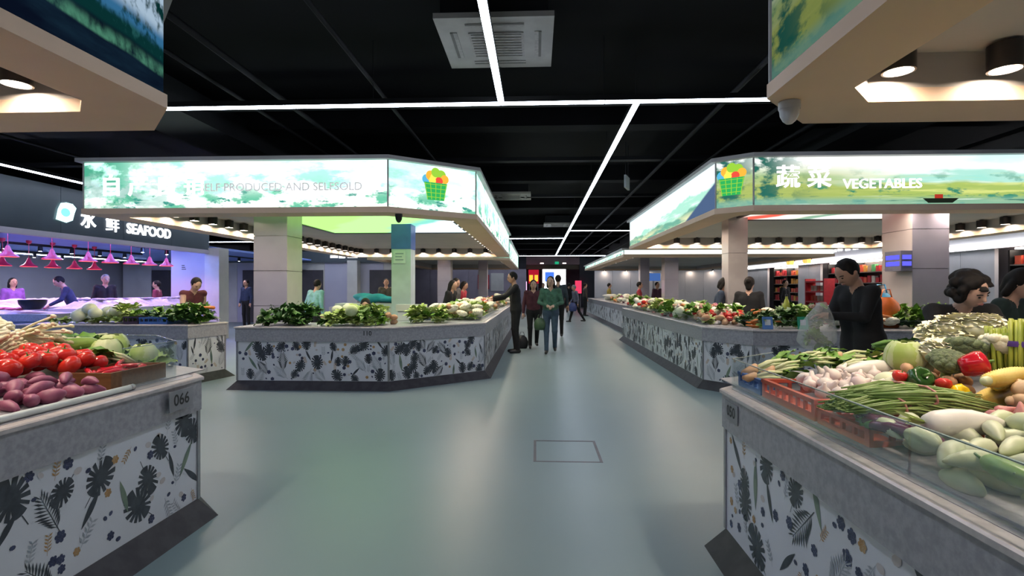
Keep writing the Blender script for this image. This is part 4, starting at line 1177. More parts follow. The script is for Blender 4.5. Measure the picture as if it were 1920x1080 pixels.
# twist of blue tie and bottle
t = MB().lathe([(0, 0), (.034, 0), (.036, .01), (.036, .15), (.030, .18), (.013, .215), (.013, .235), (.015, .236), (.015, .255), (0, .256)], 14, (2.42, 3.0, .96)).build('green_bottle', mat('bottle_green', (0.03, 0.24, 0.09), None, 4, .15), None, 50, label='green plastic bottle standing behind the frilled heads', cat='bottle')
MB().lathe([(.016, .236), (.016, .258), (0, .259)], 10, (2.42, 3.0, .96)).build('cap', mat('cap_green', (0.02, 0.12, 0.05), None, 4, .4), t)

# ------------------------------------------------------------------ produce on counter 066 (near left)
wedge(C_NL, (-2.13, -2.98, -1.5, 3.34), .858, .960)
MB().box(-5.9, -2.98, 2.5, 3.34, .853, .960).build('display_board', M_STONE, C_NL)
baseL = lambda x, y: .858 + .12 * min(max(-2.13 - x, 0), .85)
capL = lambda x, y: .94 + (.36 if y < 2.98 else .24) * max(0, -2.22 - x) - .3 * max(0, -2.9 - x)
bL = Bed(-3.9, -2.11, 1.5, 3.34, baseL, cap=capL)
wood = mat('tray_brown', (0.20, 0.085, 0.03), (0.15, 0.06, 0.02), 9, .5, stretch=(1, 6, 6))
crate('brown wooden tray of red chillies on counter 066', -2.42, -2.145, 2.60, 3.00, .864, .085, wood, 'wooden_tray', False, bed=bL, cat='tray', fill=.6)
t = MB().tube([(-2.085, 1.2, .868), (-2.085, 2.66, .868)], .015, 10).build('white_tube', mat('tube_white', (0.66, 0.70, 0.68), None, 4, .4), None, True, label='long white plastic tube lying along the stone edge of counter 066', cat='tube')
for y in (1.2, 2.66): MB().tube([(-2.085, y - .012, .868), (-2.085, y + .012, .868)], .0165, 10).build('end_cap', M_STEEL, t, True)
pile(bL, ['red_chilli'], (-2.37, -2.19, 2.66, 2.95), 20, 'red chilli lying in the brown wooden tray', 'red chillies in the wooden tray', r, .62, tilt=.3)
pile(bL, ['sweet0', 'sweet1', 'sweet2'], (-2.52, -2.17, 2.10, 2.54), 42, 'purple pink sweet potato piled at the front of counter 066', 'sweet potatoes on counter 066', r, .80, tilt=.5)
pile(bL, ['gourd'], (-2.40, -2.20, 1.7, 2.02), 10, 'dark olive gourd beside the sweet potatoes on counter 066', 'gourds on counter 066', r, .75, ang=1.5)
bL.h[(bL.gx > -2.75) & (bL.gx < -2.42) & (bL.gy > 2.42) & (bL.gy < 2.95)] += .03
pile(bL, 'tomato', (-2.70, -2.42, 2.36, 2.88), 34, 'ripe red tomato piled behind the sweet potatoes', 'tomatoes on counter 066', r, 1.10, tilt=.7, tries=5)
pile(bL, 'tomato', (-2.62, -2.40, 2.50, 2.82), 9, 'ripe red tomato on top of the tomato pile', 'topmost tomatoes on counter 066', r, 1.2, tilt=.5)
bL.h[(bL.gx > -3.2) & (bL.gx < -2.62) & (bL.gy > 2.3) & (bL.gy < 3.1)] += .03
pile(bL, 'mushroom', (-3.10, -2.70, 2.45, 2.98), 20, 'bunch of pale cream stalky mushrooms heaped behind the tomatoes', 'mushroom bunches on counter 066', r, 1.15, tilt=.7, tries=3)
pile(bL, ['lettuce', 'bokchoy'], (-2.72, -2.32, 2.98, 3.26), 14, 'pale leafy bunch at the corner of counter 066', 'pale leafy bunches on counter 066', r, .95, tilt=.4)
for k, (x, y, s_) in enumerate(((-2.54, 3.05, .95), (-2.40, 3.16, .85), (-2.62, 3.2, .9))):
    one(bL, 'cabbage', x, y, k, ('round pale cabbage in the middle of counter 066', 'round pale cabbage nearest the corner glass of counter 066', 'round pale cabbage at the back of counter 066')[k], s_)
pile(bL, ['lettuce'], (-2.60, -2.34, 3.0, 3.2), 5, 'pale leafy bunch on top of the cabbages', 'topmost leafy bunches on counter 066', r, .85, tilt=.5)
one(bL, 'gourd', -2.72, 3.0, 1.0, 'dark green gourd between the tomatoes and the cabbages', .85)
pile(bL, ['spinach', 'bokchoy'], (-3.3, -2.6, 3.08, 3.28), 14, 'dark leafy bunch along the back of counter 066', 'dark leafy bunches on counter 066', r, .95, tilt=.3)
pile(bL, ['clump_g'], (-2.40, -2.28, 2.98, 3.10), 6, 'small leafy clump behind the corner glass of counter 066', 'leafy clumps in the glass corner', r, .7)
pile(bL, ['clump_l', 'clump_g'], (-3.7, -3.0, 2.6, 3.2), 14, 'leafy clump at the far side of counter 066', 'leafy clumps on counter 066', r, .9)

# ------------------------------------------------------------------ produce on the far counters
def strip(region, mix, where, n, s=1.0, h0=.853, rise=0.0, seed=1, cell=.02, zmax=1.09):
    x0, x1, y0, y1 = region; rr = random.Random(seed)
    bed = Bed(x0 - .1, x1 + .1, y0 - .1, y1 + .1, lambda x, y: h0, cell)
    area = (x1 - x0) * (y1 - y0)
    for key, frac, noun in [q_ for q_ in mix if q_[0] in ('clump_g', 'clump_d', 'clump_l', 'cauliflower')]:
        tot = sum(q_[1] for q_ in mix if q_[0] in ('clump_g', 'clump_d', 'clump_l', 'cauliflower'))
        pile(bed, key, (x0 + .06, x1 - .06, y0 + .06, y1 - .06), int(min(area, 1.6) / .045 * frac / tot / s ** 2), '%s %s' % (noun, where), '%s %s' % (noun + 's', where), rr, s, tries=9, tilt=.4, parts=False, zmax=.97)
    for key, frac, noun in mix:
        keys = key if isinstance(key, list) else [key]
        # patches: each kind lies together
        m = int(n * frac); k = max(1, round(m / 9))
        for j in range(k):
            cx, cy = rr.uniform(x0, x1), rr.uniform(y0, y1); wx, wy = min(.28, (x1 - x0) / 2), min(.32, (y1 - y0) / 2)
            cx = min(max(cx, x0 + wx), x1 - wx); cy = min(max(cy, y0 + wy), y1 - wy)
            pile(bed, keys, (cx - wx, cx + wx, cy - wy, cy + wy), m // k, '%s %s' % (noun, where), '%s %s' % (noun + 's', where), rr, s, tries=4, tilt=.5, parts=False, zmax=zmax)
    return bed
GREENS = [('clump_g', .12, 'bright leafy clump'), ('clump_d', .05, 'dark leafy clump'), ('clump_l', .34, 'pale leafy clump'), ('cabbage', .10, 'round green cabbage'),
          ('pale_cabbage', .08, 'pale round cabbage'), ('cauliflower', .08, 'cream cauliflower'), (['potato0', 'potato1'], .08, 'tan potato'), ('daikon', .05, 'white radish')]
PALE = [('pale_cabbage', .12, 'pale round cabbage'), ('cauliflower', .14, 'cream cauliflower'), ('garlic', .12, 'white garlic bulb'), (['ginger0', 'ginger1'], .12, 'buff ginger root'), ('daikon', .08, 'white radish'),
        (['potato0', 'potato2'], .10, 'tan potato'), ('tomato', .12, 'red tomato'), ('carrot', .12, 'orange carrot'), ('clump_l', .10, 'pale leafy clump'), ('clump_g', .12, 'bright leafy clump'), ('shallot', .22, 'pink shallot'), (['sweet0', 'sweet1'], .12, 'purple pink sweet potato')]
strip((-3.15, -2.05, 7.22, 7.9), GREENS, 'on the front of counter 110', 60, 1.05, seed=3)
strip((-3.85, -3.25, 7.22, 7.9), [('clump_d', .75, 'tall dark leafy clump'), ('pale_cabbage', .25, 'pale round cabbage')], 'heaped at the column end of counter 110', 34, 1.15, seed=4)
strip((-1.62, -.92, 8.6, 9.9), PALE[:6] + [('clump_l', .4, 'pale leafy clump')], 'by the chamfered corner of counter 110', 70, 1.1, seed=5)
strip((-1.95, -1.35, 7.85, 8.3), GREENS, 'on the chamfer of counter 110', 36, 1.05, seed=15)
strip((-1.62, -.92, 9.9, 13.0), PALE, 'along the aisle side of counter 110', 110, 1.1, seed=6)
strip((-1.62, -.92, 13.0, 17.0), PALE, 'at the far aisle end of counter 110', 90, 1.2, seed=7)
strip((-7.3, -6.0, 7.55, 8.15), [('pale_cabbage', .5, 'pale round cabbage'), ('clump_l', .4, 'pale leafy clump')], 'on the counter left of the entrance gap', 34, 1.05, seed=8)
strip((-5.35, -4.95, 7.55, 8.1), [('clump_d', .5, 'dark leafy clump'), ('clump_g', .4, 'bright leafy clump'), ('carrot', .2, 'orange carrot')], 'beside the entrance gap of counter 110', 24, 1.2, seed=9)
blue = mat('crate_blue', (0.05, 0.14, 0.42), None, 5, .4)
bA = Bed(-6.1, -5.3, 7.4, 8.2, lambda x, y: .853)
crate('blue plastic crate of leafy greens on the counter left of the entrance gap', -5.78, -5.36, 7.52, 8.0, .853, .10, blue, bed=bA)
crate('dark crate of purple greens on the counter left of the entrance gap', -6.02, -5.80, 7.52, 8.0, .853, .11, mat('crate_dark', (0.05, 0.03, 0.06), None, 5, .5), bed=bA)
pile(bA, ['clump_d', 'clump_g'], (-5.98, -5.4, 7.58, 7.95), 14, 'dark leafy clump in the crates left of the entrance gap', 'clumps in the crates left of the gap', r, .85, parts=False)
strip((2.85, 4.4, 7.05, 7.75), [('clump_g', .20, 'bright leafy clump'), ('clump_d', .16, 'dark leafy clump'), ('clump_l', .16, 'pale leafy clump'), ('cauliflower', .16, 'cream cauliflower'), ('daikon', .08, 'white radish'), ('carrot', .1, 'orange carrot'), ('garlic', .2, 'white garlic bulb')],
      'on the front of the vegetables counter', 110, 1.1, seed=10)
strip((4.4, 6.4, 7.05, 7.75), [('clump_g', .3, 'bright leafy clump'), ('clump_d', .2, 'dark leafy clump'), ('clump_l', .2, 'pale leafy clump'), ('carrot', .1, 'orange carrot'), ('cauliflower', .2, 'cream cauliflower')],
      'behind the man with the plastic bag', 60, 1.15, seed=11)
strip((2.42, 3.1, 7.75, 9.6), PALE, 'at the near aisle end of the vegetables counter', 130, 1.1, seed=12)
strip((2.38, 3.12, 9.6, 14.0), PALE, 'along the aisle side of the vegetables counter', 170, 1.15, seed=13)
strip((2.85, 3.6, 15.8, 22), PALE, 'on the distant counter beyond the vegetables stall', 90, 1.5, seed=14)
strip((-1.8, -1.05, 19.1, 24), PALE, 'on the distant counter beyond counter 110', 40, 1.5, seed=16)
glass_guard('low clear guard along the aisle side of the vegetables counter', [((2.34, 13.9), (2.34, 7.55)), ((2.34, 7.54), (2.80, 7.0)), ((2.81, 7.0), (6.5, 7.0))], .853, .96)
glass_guard('low clear guard along the chamfer and aisle side of counter 110', [((-1.95, 7.18), (-.84, 8.18)), ((-.84, 8.2), (-.84, 16.8))], .853, .93)
# payment boards (their codes left blank)
for x, m, lab in ((2.96, mat('board_blue', (0.12, 0.25, 0.55), None, 4, .4), 'small blue payment board in front of the greens on the vegetables counter'), (3.40, mat('board_green', (0.03, 0.36, 0.20), None, 4, .4), 'small green payment board in front of the greens on the vegetables counter')):
    t = thing('payment_board', lab, 'sign', (x, 6.96, .852))
    ax = Euler((R(-8), 0, 0)).to_matrix()
    MB().obox((x, 6.965, .932), ax, .065, .004, .08).build('board', m, t)
    MB().obox((x, 6.958, .94), ax, .035, .002, .035).build('white_square', mat('paper_white', (0.75, 0.75, 0.75), None, 4, .6), t)
    MB().box(x - .05, x + .05, 6.965, 6.995, .852, .86).build('foot', m, t)
# yellow-green tall bottle shape among the greens
t = MB().lathe([(0, 0), (.05, 0), (.055, .05), (.05, .18), (.03, .25), (.016, .29), (.016, .32), (0, .32)], 12, (3.42, 7.45, .95)).build('oil_bottle', mat('bottle_yellow', (0.42, 0.44, 0.06), None, 4, .25), None, 50, label='yellow green bottle standing among the greens on the vegetables counter', cat='bottle')
MB().lathe([(.018, .315), (.018, .345), (0, .346)], 10, (3.42, 7.45, .95)).build('cap', M_INK, t)

# ------------------------------------------------------------------ people: one continuous surface each, grown from a posed skeleton
def surface_nets(D, org, vox):
    S = D < 0
    nx, ny, nz = D.shape
    acc = np.zeros((nx - 1, ny - 1, nz - 1, 3)); cnt = np.zeros((nx - 1, ny - 1, nz - 1))
    cs = [(i, j, k) for i in (0, 1) for j in (0, 1) for k in (0, 1)]
    def sub(A, c): return A[c[0]:c[0] + nx - 1, c[1]:c[1] + ny - 1, c[2]:c[2] + nz - 1]
    for a in cs:
        for ax in range(3):
            if a[ax] == 1: continue
            b = list(a); b[ax] = 1; b = tuple(b)
            da, db = sub(D, a), sub(D, b); m = (da < 0) != (db < 0)
            den = da - db; t = np.where(m, da / np.where(np.abs(den) < 1e-12, 1, den), 0)
            for q_ in range(3):
                acc[..., q_] += np.where(m, a[q_] + (t if q_ == ax else 0), 0)
            cnt += m
    act = cnt > 0; idx = -np.ones(act.shape, int); ids = np.argwhere(act); idx[act] = np.arange(len(ids))
    V = (ids + acc[act] / cnt[act][:, None]) * vox + org
    F = []
    for ax in range(3):
        o1, o2 = [q_ for q_ in range(3) if q_ != ax]
        sl0 = [slice(1, -1)] * 3; sl1 = [slice(1, -1)] * 3
        sl0[ax] = slice(0, -1); sl1[ax] = slice(1, None)
        s0, s1 = S[tuple(sl0)], S[tuple(sl1)]
        e = np.argwhere(s0 != s1)
        if len(e) == 0: continue
        inside = s0[tuple(e.T)]
        base = e.copy(); base[:, o1] += 1; base[:, o2] += 1   # grid point of the edge start (offset by the slice)
        def cell(d1, d2):
            c = base.copy(); c[:, o1] -= d1; c[:, o2] -= d2
            return idx[tuple(c.T)]
        a, b, c, d = cell(1, 1), cell(0, 1), cell(0, 0), cell(1, 0)
        qd = np.stack([a, b, c, d], 1)
        flip = inside if ax != 1 else ~inside
        qd[~flip] = qd[~flip][:, ::-1]
        F.append(qd)
    return V, np.concatenate(F)

def prim_d(p, P):
    kind = p[0]
    if kind == 'c':      # round cone a, b, ra, rb
        a, b, ra, rb = np.array(p[1]), np.array(p[2]), p[3], p[4]
        ab = b - a; t = np.clip(((P - a) @ ab) / max(ab @ ab, 1e-9), 0, 1)
        return np.linalg.norm(P - (a + t[..., None] * ab), axis=-1) - (ra + (rb - ra) * t)
    if kind == 'e':      # ellipsoid centre, radii, rotation (3x3, columns = axes)
        c, rad, Rm = np.array(p[1]), np.array(p[2]), p[3]
        L = (P - c) @ Rm if Rm is not None else P - c
        k0 = np.linalg.norm(L / rad, axis=-1); k1 = np.linalg.norm(L / rad ** 2, axis=-1)
        return k0 * (k0 - 1) / np.maximum(k1, 1e-9)
def prim_box(p):
    if p[0] == 'c':
        r = max(p[3], p[4]); a, b = np.array(p[1]), np.array(p[2])
        return np.minimum(a, b) - r, np.maximum(a, b) + r
    r = max(p[2]); return np.array(p[1]) - r, np.array(p[1]) + r

def sdf_mesh(name, prims, vox, mats, cut=None, k=.02):
    """prims: tuples (..., blend k, material index) -> mesh"""
    bx = [prim_box(p) for p in prims]
    lo = np.min([b[0] for b in bx], 0) - vox * 3; hi = np.max([b[1] for b in bx], 0) + vox * 3
    n = np.ceil((hi - lo) / vox).astype(int) + 1
    D = np.full(n, .5)
    ax = [lo[i] + vox * np.arange(n[i]) for i in range(3)]
    for p, (b0, b1) in zip(prims, bx):
        kk = p[-2]; mg = kk * 1.5 + vox * 3
        i0 = np.maximum(((b0 - mg - lo) / vox).astype(int), 0); i1 = np.minimum(((b1 + mg - lo) / vox).astype(int) + 2, n)
        G = np.stack(np.meshgrid(*[ax[q_][i0[q_]:i1[q_]] for q_ in range(3)], indexing='ij'), -1)
        d = prim_d(p, G); sl = tuple(slice(i0[q_], i1[q_]) for q_ in range(3)); o = D[sl]
        h = np.clip(.5 + .5 * (o - d) / kk, 0, 1)
        D[sl] = o * (1 - h) + d * h - kk * h * (1 - h)
    if cut is not None:
        G = np.stack(np.meshgrid(*ax, indexing='ij'), -1); D = np.maximum(D, cut(G))
    V, F = surface_nets(D, lo, vox)
    me = bpy.data.meshes.new(name)
    me.from_pydata(V.tolist(), [], F.tolist())
    for m in mats: me.materials.append(m)
    if len(mats) > 1:
        C = V[F].mean(1); best = np.full(len(C), 9.0); mi = np.zeros(len(C), int)
        for p in prims:
            d = prim_d(p, C); w = d < best - 1e-4; best[w] = d[w]; mi[w] = p[-1]
        me.polygons.foreach_set('material_index', mi)
    me.shade_smooth(); me.update()
    return me

SKIN = mat('skin', (0.50, 0.29, 0.20), (0.46, 0.26, 0.18), 8, .5)
SKIN2 = mat('skin_fair', (0.58, 0.36, 0.27), (0.53, 0.32, 0.24), 8, .5)
HAIRB = mat('hair_black', (0.008, 0.007, 0.007), (0.014, 0.011, 0.010), 40, .65, spec=.2, stretch=(1, 1, .3))
HAIRG = mat('hair_grey', (0.22, 0.22, 0.23), (0.15, 0.15, 0.16), 40, .5)
EYE = mat('eye_dark', (0.02, 0.015, 0.012), None, 5, .2)
LIP = mat('lip', (0.36, 0.12, 0.11), None, 5, .4)
def cloth(name, c, k=.75): return mat('cloth_' + name, c, tuple(x * k for x in c), 14, .85, bump=.12, bscale=26)
SHOE = mat('shoe_dark', (0.02, 0.019, 0.02), None, 6, .45)

def person(label, loc, rz, h=1.65, top=None, bottom=None, hair='short', lean=0, nod=0, turn=0, Rarm=None, Larm=None, legs='stand', sleeve='long',
           vox=.013, face=True, hairm=None, skin=None, shoe=None, girth=1.0, coat=False, low=0.0):
    """local frame: faces -y, x to the viewer's right when seen from the front; Rarm / Larm = (elbow, wrist) in metres for a 1.7 m body; x<0 is R"""
    s = h / 1.7; g = girth
    top = top or cloth('black', (0.006, 0.006, 0.008)); bottom = bottom or cloth('charcoal', (0.02, 0.02, 0.024)); hairm = hairm or HAIRB; skin = skin or SKIN; shoe = shoe or SHOE
    V3 = lambda *a: np.array(a, float)
    J = {}
    hip = V3(0, 0, .93)
    ln = R(lean); Rl = np.array(Matrix.Rotation(ln, 3, 'X'))
    up = lambda p: hip + Rl @ (np.array(p, float) - hip)
    sh = {-1: up((-.175, .0, 1.385)), 1: up((.175, .0, 1.385))}
    neck0, neck1 = up((0, .012, 1.40)), up((0, -.004, 1.475))
    Rh = np.array(Matrix.Rotation(R(turn), 3, 'Z')) @ np.array(Matrix.Rotation(ln + R(nod), 3, 'X')) if not turn else np.array((Matrix.Rotation(ln, 3, 'X') @ Matrix.Rotation(R(turn), 3, 'Z') @ Matrix.Rotation(R(nod), 3, 'X')))
    hd = lambda p: neck1 + Rh @ np.array(p, float)
    P = []; c = lambda a, b, ra, rb, k, m: P.append(('c', tuple(np.array(a) * s), tuple(np.array(b) * s), ra * s, rb * s, k, m))
    e = lambda ctr, rad, Rm, k, m: P.append(('e', tuple(np.array(ctr) * s), tuple(np.array(rad) * s), Rm, k, m))
    # torso
    for sx in (-1, 1):
        c(up((sx * .065 * g, 0, .98)), up((sx * .075 * g, 0, 1.12)), .105 * g, .098 * g, .03, 1)
        c(up((sx * .075 * g, 0, 1.12)), up((sx * .085 * g, .005, 1.29)), .098 * g, .103 * g, .03, 1)
        c(up((sx * .06, .01, 1.36)), sh[sx], .070, .062, .03, 1)
        c((sx * .075 * g, 0, .90), (sx * .07 * g, .005, .97), .112 * g, .105 * g, .03, 1 if coat else 2)
    if coat:
        for sx in (-1, 1): c((sx * .08 * g, 0, .78), (sx * .075 * g, 0, .95), .118 * g, .11 * g, .03, 1)
    c(neck0, neck1, .056, .052, .02, 0)
    # head
    e(hd((0, -.015, .115)), (.077, .096, .112), Rh, .012, 0)
    c(hd((0, -.045, .045)), hd((0, -.035, .075)), .048, .062, .015, 0)
    if face:
        c(hd((0, -.108, .118)), hd((0, -.122, .088)), .008, .013, .010, 0)
        for sx in (-1, 1): e(hd((sx * .078, .0, .105)), (.012, .020, .030), Rh, .006, 0)
        e(hd((0, -.100, .052)), (.024, .012, .010), Rh, .006, 0)
    # legs
    if legs == 'stand': K = {-1: ((-.10, -.02, .50), (-.11, .02, .085)), 1: ((.10, -.02, .50), (.11, .02, .085))}
    elif legs == 'walk': K = {-1: ((-.09, -.10, .51), (-.09, -.13, .095)), 1: ((.09, -.06, .50), (.09, .17, .13))}
    elif legs == 'stride': K = {-1: ((-.09, -.16, .54), (-.09, -.28, .13)), 1: ((.09, .10, .52), (.09, .34, .16))}
    elif legs == 'sit': K = {-1: ((-.13, -.40, .93), (-.13, -.42, .51)), 1: ((.13, -.40, .93), (.13, -.42, .51))}
    for sx in (-1, 1):
        kn, an = K[sx]; hp = (sx * .088 * g, .005, .90)
        c(hp, kn, .092 * g, .062, .025, 2); c(kn, an, .062, .046, .02, 2)
        ty = an[1] - .15
        c((an[0], an[1] + .03, an[2] - .045), (an[0] * 1.08, ty, an[2] - .055 if legs != 'stride' else an[2] - .045), .040, .032, .015, 3)
        c((an[0], an[1], an[2] + .0), (an[0], an[1], an[2] - .03), .044, .040, .012, 3)
    # arms and hands
    fr = max(.0085, .62 * vox / s)
    for sx, A in ((-1, Rarm), (1, Larm)):
        if A: el, wr = np.array(A[0], float), np.array(A[1], float)
        else: el, wr = up((sx * .235, .015, 1.115)), up((sx * .255, -.055, .875)); 
        mu = 1 if sleeve in ('long', 'short') else 0; ml = 1 if sleeve == 'long' else 0
        c(sh[sx], el, .060 if mu else .050, .046 if mu else .040, .02, mu)
        c(el, el + (wr - el) * .93, .046 if ml else .038, .036 if ml else .027, .012, ml)
        d = (wr - el) / np.linalg.norm(wr - el)
        side = np.cross(d, V3(0, 0, 1)); side = V3(1, 0, 0) if np.linalg.norm(side) < .3 else side / np.linalg.norm(side)
        nrm = np.cross(side, d)
        if nrm[2] > 0 and A: nrm = -nrm
        pc = wr + d * .045
        c(wr - d * .02, pc, .025, .030, .01, 0)
        for sgn in (-1, 1): c(wr + d * .02 + side * .014 * sgn, wr + d * .085 + side * .026 * sgn, .016, .015, .01, 0)
        for f_ in range(4):
            o = (f_ - 1.5) * .020; L = (.062, .074, .070, .054)[f_]
            b0 = wr + d * .088 + side * o; b1 = b0 + d * L * .5 + nrm * L * .18; b2 = b1 + d * L * .28 + nrm * L * .42
            c(b0, b1, fr, fr, .004, 0); c(b1, b2, fr, fr * .85, .004, 0)
        th = wr + d * .03 + side * (-.026 if sx > 0 else .026); t1 = th + d * .03 + side * (-.028 if sx > 0 else .028) + nrm * .012; t2 = t1 + d * .035 + nrm * .012
        c(th, t1, fr * 1.25, fr * 1.1, .006, 0); c(t1, t2, fr * 1.1, fr * .9, .005, 0)
    me = sdf_mesh('person', P, vox, [skin, top, bottom, shoe])
    o = bpy.data.objects.new('person', me); COL.objects.link(o)
    o.location = (loc[0], loc[1], (loc[2] if len(loc) > 2 else 0) - low * s); o.rotation_euler = (0, 0, R(rz))
    setp(o, label, 'person')
    # hair
    Hs = []; he = lambda ctr, rad, k=.012: Hs.append(('e', tuple(hd(ctr) * s), tuple(np.array(rad) * s), Rh, k, 0))
    hc = lambda a, b, ra, rb, k=.015: Hs.append(('c', tuple(hd(a) * s), tuple(hd(b) * s), ra * s, rb * s, k, 0))
    he((0, .006, .134), (.087, .101, .106))
    line = (-.050, .165)
    if hair in ('bob', 'bun', 'pony', 'long'):
        hc((0, .05, .10), (0, .062, .03), .072, .05)
        if hair in ('bob', 'long'):
            for sx in (-1, 1): hc((sx * .070, .015, .11), (sx * .068, .03, .0 if hair == 'bob' else -.08), .030, .032)
        if hair == 'long': hc((0, .06, .05), (0, .085, -.12), .06, .045)
        if hair == 'bun': he((0, .115, .15), (.045, .04, .045))
        if hair == 'pony': hc((0, .11, .14), (0, .15, .0), .028, .018)
    if hair == 'curly':
        rr = random.Random(int(abs(loc[0]) * 100))
        for i in range(46):
            a, b = rr.uniform(0, 6.283), rr.uniform(-.5, 1.4)
            he((.10 * math.cos(b) * math.cos(a), .015 + .112 * math.cos(b) * math.sin(a), .115 + .11 * math.sin(b)), (.036, .036, .036), .01)
    Rh_ = Rh; n1 = neck1 * s
    def cut(G):
        L = (G - n1) @ Rh_ / s
        y, z = L[..., 1], L[..., 2]
        front = np.maximum(y - line[0], z - line[1])                         # the open face
        sides = np.maximum(np.maximum(y - .02, z - .085), .0 - 1) if hair in ('short', 'bun', 'pony') else front
        neckz = (.045 if hair in ('short',) else -1) - z
        return np.maximum(np.maximum(-front, -sides) * s, neckz * s)
    hm = sdf_mesh('hair', Hs, vox * .9, [hairm], cut)
    ho = bpy.data.objects.new('hair', hm); COL.objects.link(ho); ho.parent = o
    if face:
        ev = MB()
        for sx in (-1, 1):
            q_ = MB().lathe([(a * .009 * s, b * .006 * s) for a, b in ell(1.0, m=6)], 8)
            p = hd((sx * .032, -.101, .115)) * s
            o2 = MB().add(q_, Matrix.Translation(Vector(p))).mesh('eye', EYE, True); x = bpy.data.objects.new('eye', o2); COL.objects.link(x); x.parent = o
            b_ = MB().tube([tuple(hd((sx * .018, -.107, .136)) * s), tuple(hd((sx * .035, -.104, .141)) * s), tuple(hd((sx * .052, -.092, .135)) * s)], .004 * s, 5).mesh('eyebrow', hairm, True)
            x = bpy.data.objects.new('eyebrow', b_); COL.objects.link(x); x.parent = o
        m_ = MB().tube([tuple(hd((-.022, -.104, .053)) * s), tuple(hd((0, -.113, .052)) * s), tuple(hd((.022, -.104, .053)) * s)], [.003 * s, .006 * s, .003 * s], 6).mesh('mouth', LIP, True)
        x = bpy.data.objects.new('mouth', m_); COL.objects.link(x); x.parent = o
    return o

CB = cloth('black', (0.006, 0.006, 0.008)); CN = cloth('navy', (0.02, 0.035, 0.09)); CM = cloth('maroon', (0.075, 0.016, 0.028)); CG = cloth('sea_green', (0.07, 0.17, 0.12), .6)
CJ = cloth('denim', (0.05, 0.085, 0.14)); CGR = cloth('grey_lilac', (0.14, 0.14, 0.19)); CR = cloth('red', (0.40, 0.03, 0.05)); CC = cloth('aqua', (0.25, 0.50, 0.50)); CP = cloth('purple', (0.22, 0.08, 0.34)); CT = cloth('teal', (0.03, 0.30, 0.36)); CW = cloth('wine', (0.10, 0.02, 0.03))
CL = cloth('lilac', (0.42, 0.30, 0.50))
# in the aisle
person('man in black reaching over counter 110 from the aisle', (-.43, 11.4), -78, 1.72, CB, CB, Rarm=((-.20, -.22, 1.16), (-.12, -.48, 1.10)), Larm=((.22, -.24, 1.20), (.14, -.50, 1.16)), lean=4, nod=8, vox=.012)
person('woman in a maroon top and dark trousers walking towards the camera', (-.06, 12.3), 4, 1.56, CM, CB, hair='bob', legs='walk', Larm=((.24, -.02, 1.11), (.26, -.10, .90)), nod=6, vox=.012, skin=SKIN2)
person('woman in a sea green top and blue jeans walking with folded hands', (.31, 11.3), -3, 1.62, CG, CJ, hair='bob', legs='walk', Rarm=((-.25, -.04, 1.13), (-.07, -.24, 1.06)), Larm=((.25, -.04, 1.13), (.07, -.24, 1.06)), turn=-10, vox=.012, skin=SKIN2)
person('man in a dark jacket walking behind the woman in green', (.62, 15.0), 175, 1.74, cloth('slate', (0.035, 0.05, 0.065)), CB, legs='walk', face=False, vox=.016)
person('grey haired person in a grey lilac top striding with a blue bag', (1.58, 21.0), -70, 1.50, CGR, CB, hairm=HAIRG, legs='stride', lean=10, vox=.016, Rarm=((-.22, -.05, 1.12), (-.22, -.20, .92)))
person('distant man in dark clothes standing at the far right counter', (2.42, 26.5), 100, 1.62, cloth('brown_grey', (0.06, 0.045, 0.04)), CB, vox=.02, face=False)
person('far figure in black left of the bright screen', (.35, 26.0), 10, 1.62, CB, CB, vox=.022, face=False)
person('far figure in black with a bag under the bright screen', (1.85, 30.0), 170, 1.65, CB, CB, vox=.022, face=False)
# around counter 110
person('seller with black hair and a sleeveless wine vest behind the left counter', (-6.0, 9.0), 58, 1.60, CW, CB, hair='short', sleeve='none', lean=16, nod=22, vox=.012, Rarm=((-.22, -.20, 1.12), (-.10, -.38, 1.02)), skin=SKIN2)
person('seller sitting low behind counter 110, only head and shoulders showing', (-2.85, 8.85), 12, 1.60, CB, CB, legs='sit', nod=20, vox=.012, low=.40, hair='bob', lean=8)
t = thing('low_stool', 'low stool under the sitting seller behind counter 110', 'stool', (-2.85, 8.88, 0))
MB().box(-3.02, -2.68, 8.72, 9.04, .37, .40).build('seat', M_WHITE, t)
for x, y in ((-3.0, 8.74), (-2.72, 8.74), (-3.0, 9.0), (-2.72, 9.0)): MB().box(x, x + .03, y, y + .03, 0, .37).build('leg', M_WHITE, t)
person('person in an aqua shirt bending with back turned behind stall 110', (-5.1, 12.0), 160, 1.58, CC, CB, lean=12, vox=.015, face=False)
person('customer in black with long hair behind the aisle side of counter 110', (-1.98, 12.0), 70, 1.56, CB, CB, hair='long', lean=10, vox=.014, face=False)
person('seller in black beside the long haired customer at counter 110', (-2.0, 12.75), 60, 1.62, cloth('grey_check', (0.10, 0.09, 0.09)), CB, lean=6, nod=14, vox=.015, Rarm=((-.2, -.2, 1.15), (-.1, -.4, 1.05)))
person('seller in a red shirt further along the inside of counter 110', (-1.98, 13.9), 75, 1.56, CR, CB, hair='bob', lean=8, nod=10, vox=.016)
person('person with dark hair far behind the blue topped column', (-4.6, 16.2), 20, 1.66, cloth('olive', (0.07, 0.07, 0.05)), CB, vox=.018)
person('person in dark clothes standing far inside stall 110 beside the column', (-6.6, 13.5), -60, 1.66, cloth('brown', (0.08, 0.05, 0.05)), CB, vox=.018)
